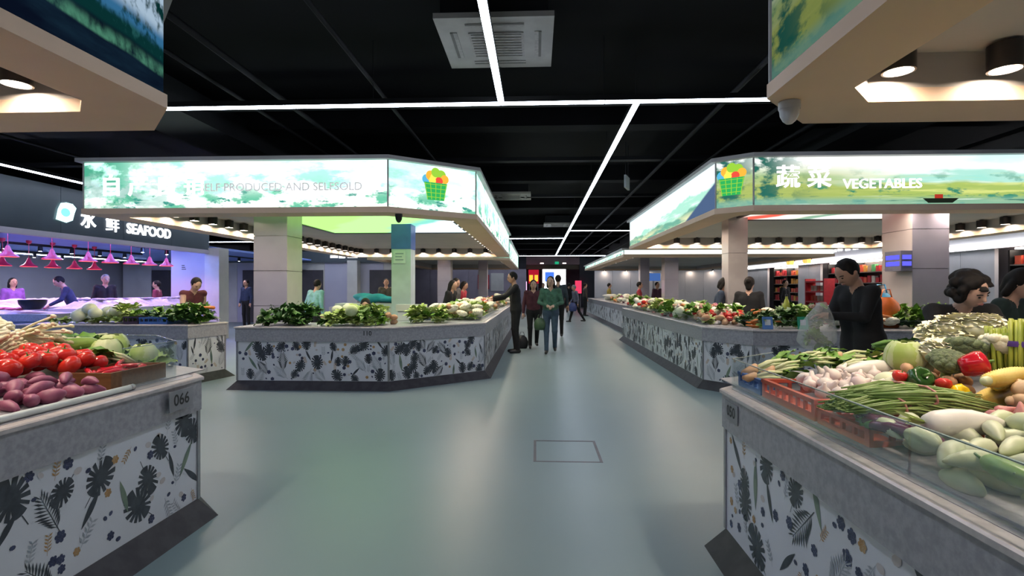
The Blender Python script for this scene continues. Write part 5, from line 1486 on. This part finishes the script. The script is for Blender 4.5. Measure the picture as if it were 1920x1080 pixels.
# seafood hall
person('man in a navy jacket bending over the seafood counter', (-10.6, 11.8), -40, 1.70, CN, CB, lean=22, nod=10, vox=.016, Larm=((.20, -.26, 1.12), (.10, -.44, 1.0)))
person('man in black with grey hair behind the seafood counter', (-10.9, 13.0), 60, 1.72, CB, CB, hairm=HAIRG, vox=.016, lean=6)
person('woman in purple at the left end of the seafood hall', (-12.6, 12.3), 70, 1.62, CP, CB, hair='bob', vox=.018)
person('seller in a dark red shirt below the red pendant lamps', (-10.4, 14.2), -70, 1.58, cloth('dark_red', (0.22, 0.03, 0.06)), CB, vox=.018)
person('man in a navy shirt sitting far behind the grey tiled column', (-10.0, 18.0), -20, 1.66, CN, CB, vox=.02)
# right stalls
person('man in black holding a clear plastic bag beside counter 050', (2.86, 4.8), -80, 1.66, CB, CB, lean=8, nod=30, girth=1.08, coat=True, vox=.010, Rarm=((-.16, -.20, 1.14), (-.08, -.36, 1.22)), Larm=((.20, -.16, 1.16), (.06, -.38, 1.17)), skin=SKIN)
person('woman with big black curly hair bending over the back of counter 050', (2.98, 4.05), -12, 1.58, CB, CB, hair='curly', lean=34, nod=0, turn=25, vox=.010, Rarm=((-.24, -.44, 1.09), (-.14, -.62, 1.04)), Larm=((.24, -.44, 1.09), (.14, -.60, 1.04)), skin=SKIN2)
person('woman in a lilac scarf and dark coat behind the curly haired woman', (3.58, 4.3), 30, 1.54, cloth('dark_teal', (0.012, 0.03, 0.03)), CB, hair='bob', lean=10, nod=16, vox=.010, skin=SKIN2)
person('seller in black with her hair tied up in the vegetables stall', (3.42, 8.75), 150, 1.56, CB, CB, hair='bun', vox=.013, face=False, lean=6)
person('seller in dark blue with a teal collar beside the slim column', (3.30, 9.9), 70, 1.58, cloth('ink_blue', (0.03, 0.05, 0.09)), CB, hair='bob', vox=.013, lean=10, nod=10)
person('person in black in front of the shelves of red goods', (8.9, 19.5), 30, 1.66, CB, CB, vox=.018)
person('seller in a red apron far along the vegetables counter', (3.45, 18.0), 80, 1.58, CR, CB, vox=.018)
person('seller in black and yellow at the distant counter', (3.4, 25.0), 90, 1.6, cloth('mustard', (0.35, 0.26, 0.05)), CB, vox=.02)
person('distant seller in dark clothes between the columns of the far stall', (4.6, 20.5), 30, 1.6, cloth('plum', (0.08, 0.03, 0.06)), CB, vox=.02)

# things people carry
BAGQ = MB().lathe([(0, 0), (.10, .0), (.125, .05), (.13, .14), (.10, .22), (.05, .27)], 12)
BAGQ.v = [(x, y * .6, z) for x, y, z in BAGQ.v]
def bag(label, loc, m, sc=1.0, rz=0, handle=True):
    b = MB().add(BAGQ, Matrix.Translation(Vector(loc)) @ Matrix.Rotation(R(rz), 4, 'Z') @ Matrix.Scale(sc, 4)).build('shopping_bag', m, None, True, label=label, cat='bag')
    if handle:
        x, y, z = loc; t = .27 * sc
        MB().tube([(x - .05 * sc, y, z + t * .95), (x - .03 * sc, y, z + t * 1.25), (x + .03 * sc, y, z + t * 1.25), (x + .05 * sc, y, z + t * .95)], .006 * sc, 5).build('handle', m, b, True)
    return b
bag('black shopping bag standing on the floor beside the woman in maroon', (-.32, 12.2, 0.0), mat('bag_black', (0.02, 0.02, 0.022), None, 12, .35, bump=.3), 1.1)
bag('blue shopping bag hanging from the striding grey person', (1.42, 20.75, .48), mat('bag_blue', (0.05, 0.07, 0.22), None, 12, .35, bump=.3), 1.25)
bag('dark green shopping bag carried by the woman in green jeans', (.08, 11.2, .50), mat('bag_green', (0.05, 0.10, 0.05), None, 12, .35, bump=.3), .95)

# ------------------------------------------------------------------ supports of the distant canopies
column('grey tiled column under the low distant canopy, nearer one', 4.05, 4.48, 17.0, 17.43, 2.46, M_TILE, M_TILE2)
column('slim grey tiled column under the low distant canopy beside the seller in red', 3.75, 4.08, 19.4, 19.73, 2.46, M_TILE, M_TILE2)
column('grey tiled column under the distant canopy beyond stall 110', -3.72, -3.22, 20.0, 20.5, 2.64, M_TILE, M_TILE2)
column('pale tiled column under the distant canopy beside the aisle', -2.6, -2.2, 24.0, 24.4, 2.64, M_TILE, M_TILE2)

# ------------------------------------------------------------------ seafood hall on the left
M_SLATE = mat('slate_fascia', (0.055, 0.075, 0.095), (0.045, 0.062, 0.08), 1.0, .45)
M_LILAC = mat('pale_lilac_paint', (0.50, 0.47, 0.55), (0.45, 0.43, 0.51), 1.2, .5)
M_BLUEC = mat('stall_ceiling_blue_glow', (0.20, 0.30, 0.72), (0.17, 0.26, 0.66), 1.0, .6)  # blue glow on the stall ceiling put into its colour
sf = thing('seafood_stall', 'dark blue stall front with a lit seafood sign and pale lower trim', 'stall', (-8.9, 9.0, 0))
for y0 in np.arange(2.0, 14.0, 1.5):
    MB().box(-8.9, -8.8, y0 + .004, min(y0 + 1.5, 14.0) - .004, 2.40, 3.26).build('fascia_panel', M_SLATE, sf)
MB().box(-8.92, -8.78, 2.0, 14.0, 2.30, 2.398).build('lower_trim', M_LILAC, sf)
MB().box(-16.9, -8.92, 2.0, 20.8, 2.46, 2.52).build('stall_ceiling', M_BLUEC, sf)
MB().box(-8.9, -8.5, 13.95, 14.4, 0, 2.46).build('post', M_WHITE, sf)
MB().box(-9.9, -8.9, 14.05, 14.2, 0, 2.46).build('partition', M_LILAC, sf)
for k in range(3): MB().box(-9.6, -9.52 + .02 * k, 14.045, 14.05, 1.98 - .05 * k, 2.0 - .05 * k).build('notice_line', M_INK, sf)
def side_text(txt, size, y, z, x=-8.79, bold=.004, shear=0.0):
    q = text_mb(txt, size, .012, 'LEFT', bold=bold, shear=shear)
    return place_text(q, (x, y, z), (0, 1), 'lettering', glow('sign_cool', (0.92, 0.95, 1.0), 3.0), sf)
side_text('水', .36, 9.92, 2.70, bold=.005); side_text('鲜', .36, 10.52, 2.69, bold=.003)
place_chars('SEAFOOD', .31, .012, .006, (-8.79, 11.08, 2.66), (0, 1), 'letter', glow('sign_cool', (0.92, 0.95, 1.0), 3.0), sf)
q = MB().poly([(-8.775, 9.57 + y, 2.78 + z) for y, z in ((-.20, -.14), (.02, -.18), (.16, -.12), (.20, .02), (.24, .12), (.16, .19), (.02, .20), (-.10, .17), (-.16, .05))])
q.build('emblem', glow('emblem_cool', (0.62, 0.95, 0.95), 2.2), sf)
q = MB().poly([(-8.77, 9.57 + .10 * math.cos(t), 2.79 + .08 * math.sin(t)) for t in np.linspace(0, 6.0, 12)]); q.build('emblem_core', glow('emblem_teal', (0.25, 0.75, 0.90), 1.4), sf)
# blue tubes added out of sight to colour the stall ceiling
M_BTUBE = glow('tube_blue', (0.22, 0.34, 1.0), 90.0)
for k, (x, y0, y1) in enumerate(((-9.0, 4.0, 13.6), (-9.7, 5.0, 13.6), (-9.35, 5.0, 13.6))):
    t = thing('added_blue_tube', ('blue tube light behind the lower trim of the seafood stall', 'second added blue tube behind the lower trim of the seafood stall', 'added blue tube light between the two others behind the seafood stall trim')[k], 'lamp', (x, (y0 + y1) / 2, 2.40))
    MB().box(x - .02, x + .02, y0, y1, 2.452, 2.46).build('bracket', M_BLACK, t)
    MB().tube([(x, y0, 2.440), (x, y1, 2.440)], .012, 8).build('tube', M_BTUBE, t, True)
# black spot tracks
for k, (x, y0, y1, z) in enumerate(((-12.2, 9.5, 16.0, 2.34), (-10.2, 13.0, 19.0, 2.36), (-14.5, 9.0, 18.0, 2.32))):
    t = thing('spot_track', ('black spot track over the middle of the seafood hall', 'black spot track behind the pale partition', 'black spot track at the back of the seafood hall')[k], 'lamp', (x, (y0 + y1) / 2, z))
    MB().box(x - .02, x + .02, y0, y1, z + .06, z + .12).build('rail', M_BLACK, t)
    for i in range(int((y1 - y0) / .9)):
        y = y0 + .4 + i * .9
        MB().lathe([(0, .06), (.045, .06), (.055, -.06), (.045, -.06), (0, -.05)], 10, (x, y, z)).build('spot_head', M_BLACK, t, 40)
        MB().lathe([(.044, -.058), (0, -.058)], 10, (x, y, z)).build('lens', glow('spot_cool', (0.86, 0.78, 1.0), 800.0), t)
    for y in (y0 + .1, y1 - .1): MB().tube([(x, y, z + .12), (x, y, 2.46)], .006, 5).build('hanger', M_BLACK, t)

M_REDSH = mat('lamp_red', (0.62, 0.02, 0.05), (0.55, 0.015, 0.04), 5, .3)
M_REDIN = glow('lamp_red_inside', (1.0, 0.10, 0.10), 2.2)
M_BULB = glow('bulb_pink', (1.0, 0.46, 0.84), 520.0)
def pendant(x, y, zb, ztop, s, label, group):
    t = thing('red_pendant_lamp', label, 'lamp', (x, y, zb), group)
    MB().lathe([(.16, 0), (.15, .022), (.09, .06), (.055, .11), (.035, .17), (.022, .20), (0, .20)], 18, (x, y, zb)).build('shade', M_REDSH, t, 50)
    MB().lathe([(.158, .001), (.148, .018), (.088, .055), (.05, .10), (0, .11)], 18, (x, y, zb)).build('shade_lining', M_REDIN, t, True)
    MB().lathe([(0, .02), (.025, .03), (.03, .05), (.02, .08), (0, .09)], 10, (x, y, zb)).build('bulb', M_BULB, t, True)
    MB().tube([(x, y, zb + .19), (x, y, ztop)], .006, 6).build('cord', M_REDSH, t)
    MB().lathe([(0, 0), (.05, 0), (.055, -.03), (.04, -.07), (0, -.085)], 12, (x, y, ztop)).build('ceiling_rose', M_REDSH, t, 40)
for y in (8.99, 9.85, 10.68, 11.26, 11.86, 12.45, 13.03): pendant(-9.3, y, 1.93, 2.46, 1, 'red cone pendant lamp in the row behind the seafood sign', 'front row of red pendant lamps')
for y in (10.4, 11.0, 11.6, 12.2, 12.8, 13.4): pendant(-11.5, y, 1.86, 2.46, 1, 'red cone pendant lamp in the second row of the seafood hall', 'second row of red pendant lamps')

def plain_counter(label, x0, x1, y0, y1, h, m, cap=M_STONE, name='seafood_counter'):
    t = thing(name, label, 'counter', ((x0 + x1) / 2, (y0 + y1) / 2, 0))
    MB().box(x0 + .03, x1 - .03, y0 + .03, y1 - .03, .08, h - .12).build('body', m, t)
    MB().box(x0, x1, y0, y1, h - .12, h).build('top', cap, t)
    MB().box(x0 + .05, x1 - .05, y0 + .05, y1 - .05, 0, .08).build('plinth', M_PLINTH, t)
    return t
plain_counter('white seafood counter heaped with ice under the front red lamps', -10.0, -9.05, 10.5, 13.8, .95, M_LILAC, M_WHITE)
plain_counter('grey blue seafood counter at the left edge behind counter 066', -13.0, -8.3, 8.7, 9.6, .93, mat('counter_blue_grey', (0.28, 0.33, 0.45), None, 2, .4))
plain_counter('white seafood counter under the second row of red lamps', -12.2, -11.0, 10.2, 13.8, .95, M_LILAC, M_WHITE)
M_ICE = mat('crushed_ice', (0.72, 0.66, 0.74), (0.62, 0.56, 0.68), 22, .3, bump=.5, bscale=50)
def ice(label, x0, x1, y0, y1, z, h, seed):
    rr = random.Random(seed); q = MB(); nx, ny = 14, 30; W = {}
    for i in range(nx + 1):
        for j in range(ny + 1):
            u, v = i / nx, j / ny; e_ = min(u, 1 - u, v * 2, (1 - v) * 2) * 4
            W[i, j] = len(q.v); q.v.append((x0 + (x1 - x0) * u, y0 + (y1 - y0) * v, z + h * min(1, e_) * (.55 + .45 * rr.random())))
    for i in range(nx):
        for j in range(ny): q.face((W[i, j], W[i + 1, j], W[i + 1, j + 1], W[i, j + 1]))
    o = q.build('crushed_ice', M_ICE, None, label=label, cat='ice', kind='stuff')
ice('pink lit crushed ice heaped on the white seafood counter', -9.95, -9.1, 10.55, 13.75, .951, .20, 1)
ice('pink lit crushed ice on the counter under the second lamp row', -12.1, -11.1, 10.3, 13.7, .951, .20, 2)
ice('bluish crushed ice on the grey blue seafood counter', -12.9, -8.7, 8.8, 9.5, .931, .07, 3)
M_FISH = mat('fish_silver', (0.45, 0.42, 0.48), (0.20, 0.20, 0.26), 12, .2, stretch=(2, 2, 8))
M_FISHR = mat('fish_pink', (0.62, 0.10, 0.20), (0.50, 0.06, 0.14), 10, .3)
fq = MB().lathe([(0, -.15), (.012, -.14), (.030, -.09), (.040, -.02), (.030, .06), (.012, .12), (.008, .13), (0, .13)], 10, axis='x')
fq.v = [(x, y * .55, z) for x, y, z in fq.v]
tail = MB().poly([(.12, 0, .006), (.175, .0, .045), (.160, .0, 0), (.175, .0, -.045), (.12, 0, -.006)])
PROTO['fish'] = dict(name='fish', me=fq.mesh('fish', M_FISH, True), half=(.15, .022, .04), ch=[('tail', tail.mesh('tail', M_FISH))])
PROTO['fish_red'] = dict(name='fish', me=fq.mesh('fish', M_FISHR, True), half=(.15, .022, .04), ch=[('tail', tail.mesh('tail', M_FISHR))])
rr = random.Random(4)
for k in range(26):
    put('fish', (rr.uniform(-9.8, -9.2), rr.uniform(10.7, 13.6), 1.13), (R(80), 0, rr.uniform(-.4, .4)), rr.uniform(.9, 1.3), 'silver fish lying on the pink lit ice of the white seafood counter', 'fish', 'fish on the white seafood counter')
for k in range(22):
    put('fish_red', (rr.uniform(-11.0, -8.9), rr.uniform(8.9, 9.4), 1.01), (R(80), 0, rr.uniform(-.4, .4) + 1.5), rr.uniform(.9, 1.2), 'bright pink fish on the grey blue seafood counter', 'fish', 'pink fish on the grey blue counter')
t = MB().lathe([(0, 0), (.12, 0), (.19, .10), (.20, .16), (.19, .17), (.17, .12), (.10, .03), (0, .03)], 16, (-8.85, 9.0, 1.0)).build('black_basin', mat('basin_black', (0.015, 0.013, 0.02), None, 6, .3), None, 50, label='round black basin at the end of the grey blue seafood counter', cat='basin')
MB().lathe([(.195, .155), (.205, .165), (.195, .175)], 16, (-8.85, 9.0, 1.0)).build('rim', mat('basin_black', (0.015, 0.013, 0.02)), t, True)

# partitions, doors and signs behind the left stalls
M_LAV = mat('lavender_wall', (0.52, 0.51, 0.64), (0.47, 0.46, 0.60), .8, .5)
bk = thing('stall_row', 'row of lavender stall fronts with dark signs behind stall 110', 'stall', (-9.0, 21.2, 0))
for i, x in enumerate(np.arange(-16.9, -5.0, 1.2)):
    MB().box(x + .005, x + 1.195, 21.1, 21.3, 0, 2.40).build('wall_panel', M_LAV if i % 3 else M_WHITE, bk)
MB().box(-16.9, -4.9, 20.95, 21.1, 2.40, 2.85).build('dark_sign_band', M_SLATE, bk)
for i, (x0, x1) in enumerate(((-8.2, -7.9), (-7.85, -7.6), (-7.5, -7.1), (-12.4, -12.1), (-12.0, -11.6))):
    MB().box(x0, x1, 20.93, 20.95, 2.58 - .01 * (i % 2), 2.68).build('lit_sign_mark', glow('sign_cool', (0.92, 0.95, 1.0), 3.0), bk)
for x in (-15.2, -11.4, -9.0, -6.2):
    MB().box(x - .45, x + .45, 21.05, 21.1, 0, 2.1).build('doorway', mat('doorway_dark', (0.06, 0.055, 0.07), None, 3, .6), bk)
for x in (-13.2, -10.0, -7.2, -5.2):
    MB().box(x - .2, x + .2, 20.6, 21.0, 0, 2.46).build('post', M_WHITE, bk)
# back counters and people level clutter seen between the columns
plain_counter('low white back counter behind the sellers of stall 110', -5.2, -3.2, 13.2, 13.9, .9, M_WHITE, name='back_counter')

# turquoise cloth and white boxes inside stall 110
t = thing('white_box_table', 'white box table under the turquoise cloth inside stall 110', 'table', (-3.6, 11.3, 0))
MB().box(-4.25, -3.0, 11.1, 11.6, .98, 1.05).build('top', M_WHITE, t)
for x in (-4.2, -3.1):
    for y in (11.15, 11.5): MB().box(x, x + .05, y, y + .05, 0, .98).build('leg', M_WHITE, t)
MB().box(-4.2, -3.05, 11.12, 11.14, .75, .98).build('apron', M_WHITE, t)
rr = random.Random(12); pr = []
for i in range(16):
    x = rr.uniform(-3.75, -2.85); pr.append(('e', (x, 11.35 + rr.uniform(-.12, .12), 1.10 + .10 * rr.random()), (rr.uniform(.12, .25), .12, rr.uniform(.05, .09)), None, .04, 0))
pr.append(('c', (-2.95, 11.3, 1.12), (-2.75, 11.25, .80), .07, .05, .04, 0))
me = sdf_mesh('turquoise_cloth', pr, .025, [mat('cloth_turquoise', (0.02, 0.24, 0.36), (0.03, 0.32, 0.42), 5, .6)])
o = bpy.data.objects.new('turquoise_cloth', me); COL.objects.link(o); setp(o, 'crumpled turquoise cloth lying on the white box table in stall 110', 'cloth')
t = thing('striped_sack', 'white sack with dark stripes leaning by the turquoise cloth', 'sack', (-2.72, 10.9, 0))
MB().lathe([(0, 0), (.14, 0), (.17, .1), (.17, .8), (.13, 1.0), (.05, 1.08), (0, 1.08)], 14, (-2.72, 11.05, 0)).build('sack_body', M_PANEL, t, True)
for k in range(4):
    a = -2.2 + k * .45; MB().tube([(-2.72 + .168 * math.cos(a), 11.05 + .168 * math.sin(a), .1), (-2.72 + .168 * math.cos(a), 11.05 + .168 * math.sin(a), .85)], .012, 5).build('stripe', M_INK, t)
plain_counter('white leaf printed side counter behind the chamfer of stall 110', -2.55, -2.0, 9.6, 9.75, 1.08, M_PANEL, M_WHITE, 'side_counter')

# ------------------------------------------------------------------ far end of the aisle
fe = thing('far_portal', 'dusky portal with lit lintel at the far end of the aisle', 'portal', (1.2, 38.3, 0))
MB().box(-2.2, -.7, 38.2, 38.5, 0, 3.9).build('pier', M_SLATE, fe); MB().box(3.1, 4.6, 38.2, 38.5, 0, 3.9).build('pier', M_SLATE, fe)
MB().box(-.7, 3.1, 38.2, 38.5, 3.05, 3.65).build('lintel', mat('lintel_mauve', (0.48, 0.34, 0.38), None, 1, .5), fe)
for x in (.3, 1.9): MB().box(x, x + .25, 38.19, 38.2, 3.12, 3.17).build('lintel_lamp', glow('lamp_warm', (1, .9, .85), 6.0), fe)
MB().box(1.35, 1.62, 38.1, 38.16, 3.08, 3.26).build('exit_box', glow('exit_green', (0.02, 0.45, 0.22), .9), fe)
MB().box(-.7, 3.1, 38.6, 38.7, 2.72, 3.05).build('transom', mat('transom_olive', (0.14, 0.13, 0.08), None, 1, .5), fe)
sc_ = thing('bright_screen', 'bright white display screen with a blue square at the end of the aisle', 'screen', (1.28, 38.0, .2))
MB().box(.42, 2.15, 38.02, 38.12, 1.15, 2.75).build('frame', M_WHITE, sc_)
MB().box(.48, 2.09, 38.0, 38.02, 1.2, 2.70).build('picture', glow('screen_white', (1.0, .97, 1.0), 4.0), sc_)
MB().box(.64, 1.29, 37.99, 38.0, 1.83, 2.52).build('blue_square', glow('screen_blue', (0.06, 0.18, 0.75), 1.3), sc_)
MB().box(1.66, 1.70, 37.99, 38.0, 2.0, 2.45).build('sketch_line', M_INK, sc_); MB().box(1.70, 1.95, 37.99, 38.0, 2.0, 2.04).build('sketch_line', M_INK, sc_)
MB().box(.5, .6, 38.05, 38.1, 0, 1.15).build('leg', M_STEEL, sc_); MB().box(1.95, 2.05, 38.05, 38.1, 0, 1.15).build('leg', M_STEEL, sc_)
def lit_board(label, x0, x1, z0, z1, y, c, s, marks=()):
    t = thing('lit_board', label, 'sign', ((x0 + x1) / 2, y, 0))
    MB().box(x0, x1, y, y + .06, z0, z1).build('face', glow('board_%s' % label[:14], c, s), t)
    for (a0, a1, b0, b1, mc) in marks: MB().box(a0, a1, y - .01, y, b0, b1).build('mark', mc, t)
    MB().box(x0 + .05, x0 + .1, y + .02, y + .06, 0, z0).build('leg', M_STEEL, t); MB().box(x1 - .1, x1 - .05, y + .02, y + .06, 0, z0).build('leg', M_STEEL, t)
gold = glow('mark_gold', (1.0, .55, .05), 1.3)
lit_board('glowing pink board left of the aisle end', -1.35, -.65, .85, 1.84, 37.6, (1.0, .55, .95), 2.0)
lit_board('red board with two gold marks left of the bright screen', -.53, .2, 1.7, 2.67, 37.8, (.45, .01, .03), 1.0, [(-.48, -.22, 1.85, 2.3, gold), (-.10, .14, 1.85, 2.3, gold)])
lit_board('small red glowing board right of the aisle end', 2.75, 3.2, 1.0, 1.9, 37.7, (.9, .06, .15), 1.0)
M_PALEWALL = mat('pale_panel', (0.64, 0.61, 0.63), (0.58, 0.56, 0.58), .8, .5)
pr_ = thing('partition_row', 'pale grey partition panels behind the distant right stalls', 'partition', (8.0, 33.0, 0))
for i, x in enumerate(np.arange(3.6, 12.4, 1.1)):
    MB().box(x + .006, x + 1.094, 33.0, 33.1, 0, 2.55).build('panel', M_PALEWALL, pr_)
MB().box(3.6, 12.5, 32.9, 33.0, 2.5, 2.62).build('rail', M_BLACK, pr_)
for x in np.arange(4.2, 12, 1.3):
    MB().lathe([(0, 0), (.06, 0), (.06, -.14), (.05, -.14), (0, -.12)], 10, (x, 32.8, 2.56)).build('spot_head', M_BLACK, pr_, 40)
    MB().lathe([(.05, -.138), (0, -.138)], 10, (x, 32.8, 2.56)).build('lens', M_LENS, pr_)
pl_ = thing('partition_row', 'dim mauve partition panels behind the distant left stalls', 'partition', (-4.0, 33.0, 0))
for i, x in enumerate(np.arange(-9.0, -1.6, 1.2)):
    MB().box(x + .006, x + 1.194, 33.0, 33.1, 0, 2.55).build('panel', mat('mauve_panel', (0.34, 0.30, 0.38), None, 1, .5), pl_)
MB().box(-3.6, -2.9, 32.95, 33.0, 1.3, 2.2).build('red_poster', mat('poster_red', (0.5, 0.03, 0.05), None, 2, .5), pl_)
MB().box(-2.8, -2.0, 32.95, 33.0, 1.2, 2.3).build('white_poster', M_WHITE, pl_)
tv = thing('blue_screen', 'small blue screen on a post in the distant right stall', 'screen', (6.1, 28.0, 0))
MB().box(5.75, 6.45, 28.0, 28.06, 1.75, 2.15).build('panel', glow('tv_blue', (0.06, 0.14, 0.40), 1.0), tv); MB().box(6.06, 6.14, 28.02, 28.08, 0, 1.75).build('post', M_STEEL, tv)

# ------------------------------------------------------------------ shops along the right wall
sh = thing('shop_row', 'row of pale shop fronts with a white light strip along the right wall', 'shop', (12.0, 20.0, 0))
edges_ = [(8.0, 10.6), (11.6, 12.6), (14.4, 18.9), (22.9, 24.8), (28.0, 32.5)]       # closed wall pieces; gaps are shop openings
for (a, b) in edges_:
    n = max(1, round((b - a) / 1.2))
    for i in range(n):
        MB().box(11.9, 12.0, a + (b - a) * i / n + .006, a + (b - a) * (i + 1) / n - .006, 0, 2.40).build('wall_panel', M_PALEWALL, sh)
MB().box(11.8, 12.0, 8.0, 32.5, 2.40, 3.2).build('header', M_PALEWALL, sh)
for i in range(10):
    y = 8.0 + i * 2.45; MB().box(11.74, 11.80, y + .01, y + 2.44, 2.46, 2.52).build('light_strip', glow('strip_white', (.95, .97, 1), 16.0), sh)
for i, (y0, y1, z) in enumerate(((25.4, 25.8, 2.72), (25.9, 26.3, 2.74), (26.4, 26.9, 2.73), (20.1, 20.4, 2.8), (20.6, 20.9, 2.8), (21.1, 21.4, 2.82), (21.5, 21.8, 2.8))):
    MB().box(11.78, 11.8, y0, y1, z, z + .16).build('lit_sign_mark', glow('sign_cool', (0.92, 0.95, 1.0), 3.0), sh)
GOODS = [mat('pack_%d' % i, c, None, 9, .4) for i, c in enumerate(((0.50, 0.03, 0.04), (0.60, 0.30, 0.05), (0.55, 0.50, 0.42), (0.10, 0.22, 0.45), (0.08, 0.32, 0.12), (0.62, 0.10, 0.05), (0.35, 0.25, 0.18)))]
PK = []
for i in range(7):
    PK.append(MB().box(-.07, .07, -.10, .10, 0, .02).box(-.06, .06, -.09, .09, .02, .20).box(-.065, .065, -.095, .095, .20, .215).mesh('package', GOODS[i]))
def shop(y0, y1, lab, redness, seed):
    t = thing('goods_shelf', 'dark shelf unit full of packages in the %s' % lab, 'shelf', (12.3, (y0 + y1) / 2, 0))
    MB().box(12.5, 12.55, y0, y1, 0, 2.4).build('back', mat('shelf_dark', (0.06, 0.05, 0.05), None, 3, .6), t)
    for z in (.35, .75, 1.15, 1.55, 1.95): MB().box(12.15, 12.5, y0 + .1, y1 - .1, z, z + .03).build('shelf_board', mat('shelf_board', (0.25, 0.2, 0.18), None, 3, .5), t)
    for y in (y0 + .05, (y0 + y1) / 2, y1 - .1): MB().box(12.15, 12.5, y, y + .05, 0, 2.35).build('upright', M_BLACK, t)
    rr = random.Random(seed)
    for z in (.78, 1.18, 1.58, 1.98):
        y = y0 + .25
        while y < y1 - .2:
            if abs(y - (y0 + y1) / 2 - .02) > .16:
                i = rr.choice((0, 0, 5, 1)) if rr.random() < redness else rr.randrange(7)
                o = bpy.data.objects.new('package', PK[i]); COL.objects.link(o); o.location = (12.28, y, z); o.scale = (1, 1, rr.uniform(.8, 1.35))
                setp(o, 'coloured package standing on the shelves of the %s' % lab, 'package', 'packages in the %s' % lab)
            y += .24
    MB().box(12.1, 12.5, y0 + .3, y1 - .3, 2.36, 2.40).build('shelf_lamp', glow('lamp_shop', (1, .88, .75), 14.0), t)
shop(24.85, 27.95, 'red shop beside the orange lanterns', .8, 1)
shop(18.95, 22.85, 'shop behind the man in black', .5, 2)
shop(12.65, 14.35, 'shop at the right edge', .2, 3)
for k, y in enumerate((24.9, 23.4)):
    t = thing('orange_lantern', ('orange box lantern beside the red shop', 'orange box lantern between the two shops')[k], 'lantern', (11.6, y, 2.44))
    MB().box(11.5, 11.7, y - .14, y + .14, 2.44, 2.74).build('paper_box', glow('lantern_orange', (1.0, .48, .10), 2.6), t)
    for yy in (-.14, -.05, .05, .14): MB().box(11.49, 11.5, y + yy - .008, y + yy + .008, 2.43, 2.75).build('slat', M_BLACK, t)
    MB().box(11.7, 11.8, y - .02, y + .02, 2.6, 2.64).build('bracket', M_BLACK, t)
red_ = thing('red_rack', 'red framed display rack behind the man in black', 'rack', (11.2, 21.6, 0))
MB().box(11.0, 11.4, 20.9, 20.96, 0, 1.75).build('side', GOODS[0], red_); MB().box(11.0, 11.4, 22.3, 22.36, 0, 1.75).build('side', GOODS[0], red_)
for z in (.4, .8, 1.2, 1.6): MB().box(11.0, 11.4, 20.96, 22.3, z, z + .06).build('shelf', GOODS[0], red_)
for z in (.46, .86, 1.26):
    for y in np.arange(21.1, 22.2, .24):
        o = bpy.data.objects.new('package', PK[2 if rr.random() < .7 else 5]); COL.objects.link(o); o.location = (11.2, y, z); setp(o, 'pale package on the red framed rack', 'package', 'packages on the red rack')

# ------------------------------------------------------------------ the bag the man holds, the orange bag by the column
M_FILM = bpy.data.materials.new('clear_film'); M_FILM.use_nodes = True
b_ = M_FILM.node_tree.nodes['Principled BSDF']; b_.inputs['Base Color'].default_value = (.80, .84, .82, 1); b_.inputs['Roughness'].default_value = .25; b_.inputs['Alpha'].default_value = .30
rr = random.Random(31)
q = MB(); rows = []
for j in range(14):
    v_ = j / 13; row = []
    rad = (.03 + .13 * math.sin(min(1, v_ * 1.25) * math.pi * .55)) * (1 if v_ < .86 else 1 - (v_ - .86) * 3)
    for k in range(28):
        a = k * 2 * math.pi / 28; w_ = 1 + .13 * math.sin(5 * a + 2 * v_) + .06 * math.sin(11 * a + 5)
        row.append(len(q.v)); q.v.append((2.44 + .9 * rad * w_ * math.cos(a) - .06 * v_, 4.66 + rad * .7 * w_ * math.sin(a), 1.26 - .40 * v_))
    rows.append(row)
for a, b in zip(rows, rows[1:]):
    for k in range(28): q.face((a[k], b[k], b[(k + 1) % 28], a[(k + 1) % 28]))
q.face(rows[-1][::-1])
pb = q.build('plastic_bag', M_FILM, None, True, label='clear plastic bag of greens held by the man in black', cat='bag')
for k in range(5):
    put('clump_d' if k % 2 else 'clump_g', (2.38 + .05 * math.cos(k * 2.1), 4.66 + .04 * math.sin(k * 2.1), .92 + .03 * (k % 3)), (.3 * k, .2, k), .7, 'leafy clump inside the clear plastic bag', 'vegetable', 'greens in the plastic bag', False)
bag('orange and blue shopping bag standing beside the tiled column', (4.68, 7.35, .852), mat('bag_orange', (0.75, 0.16, 0.02), None, 8, .4), 1.5)
bag('blue shopping bag behind the orange one on the vegetables counter', (4.78, 7.62, .852), mat('bag_sky', (0.06, 0.35, 0.62), None, 8, .4), 1.7)
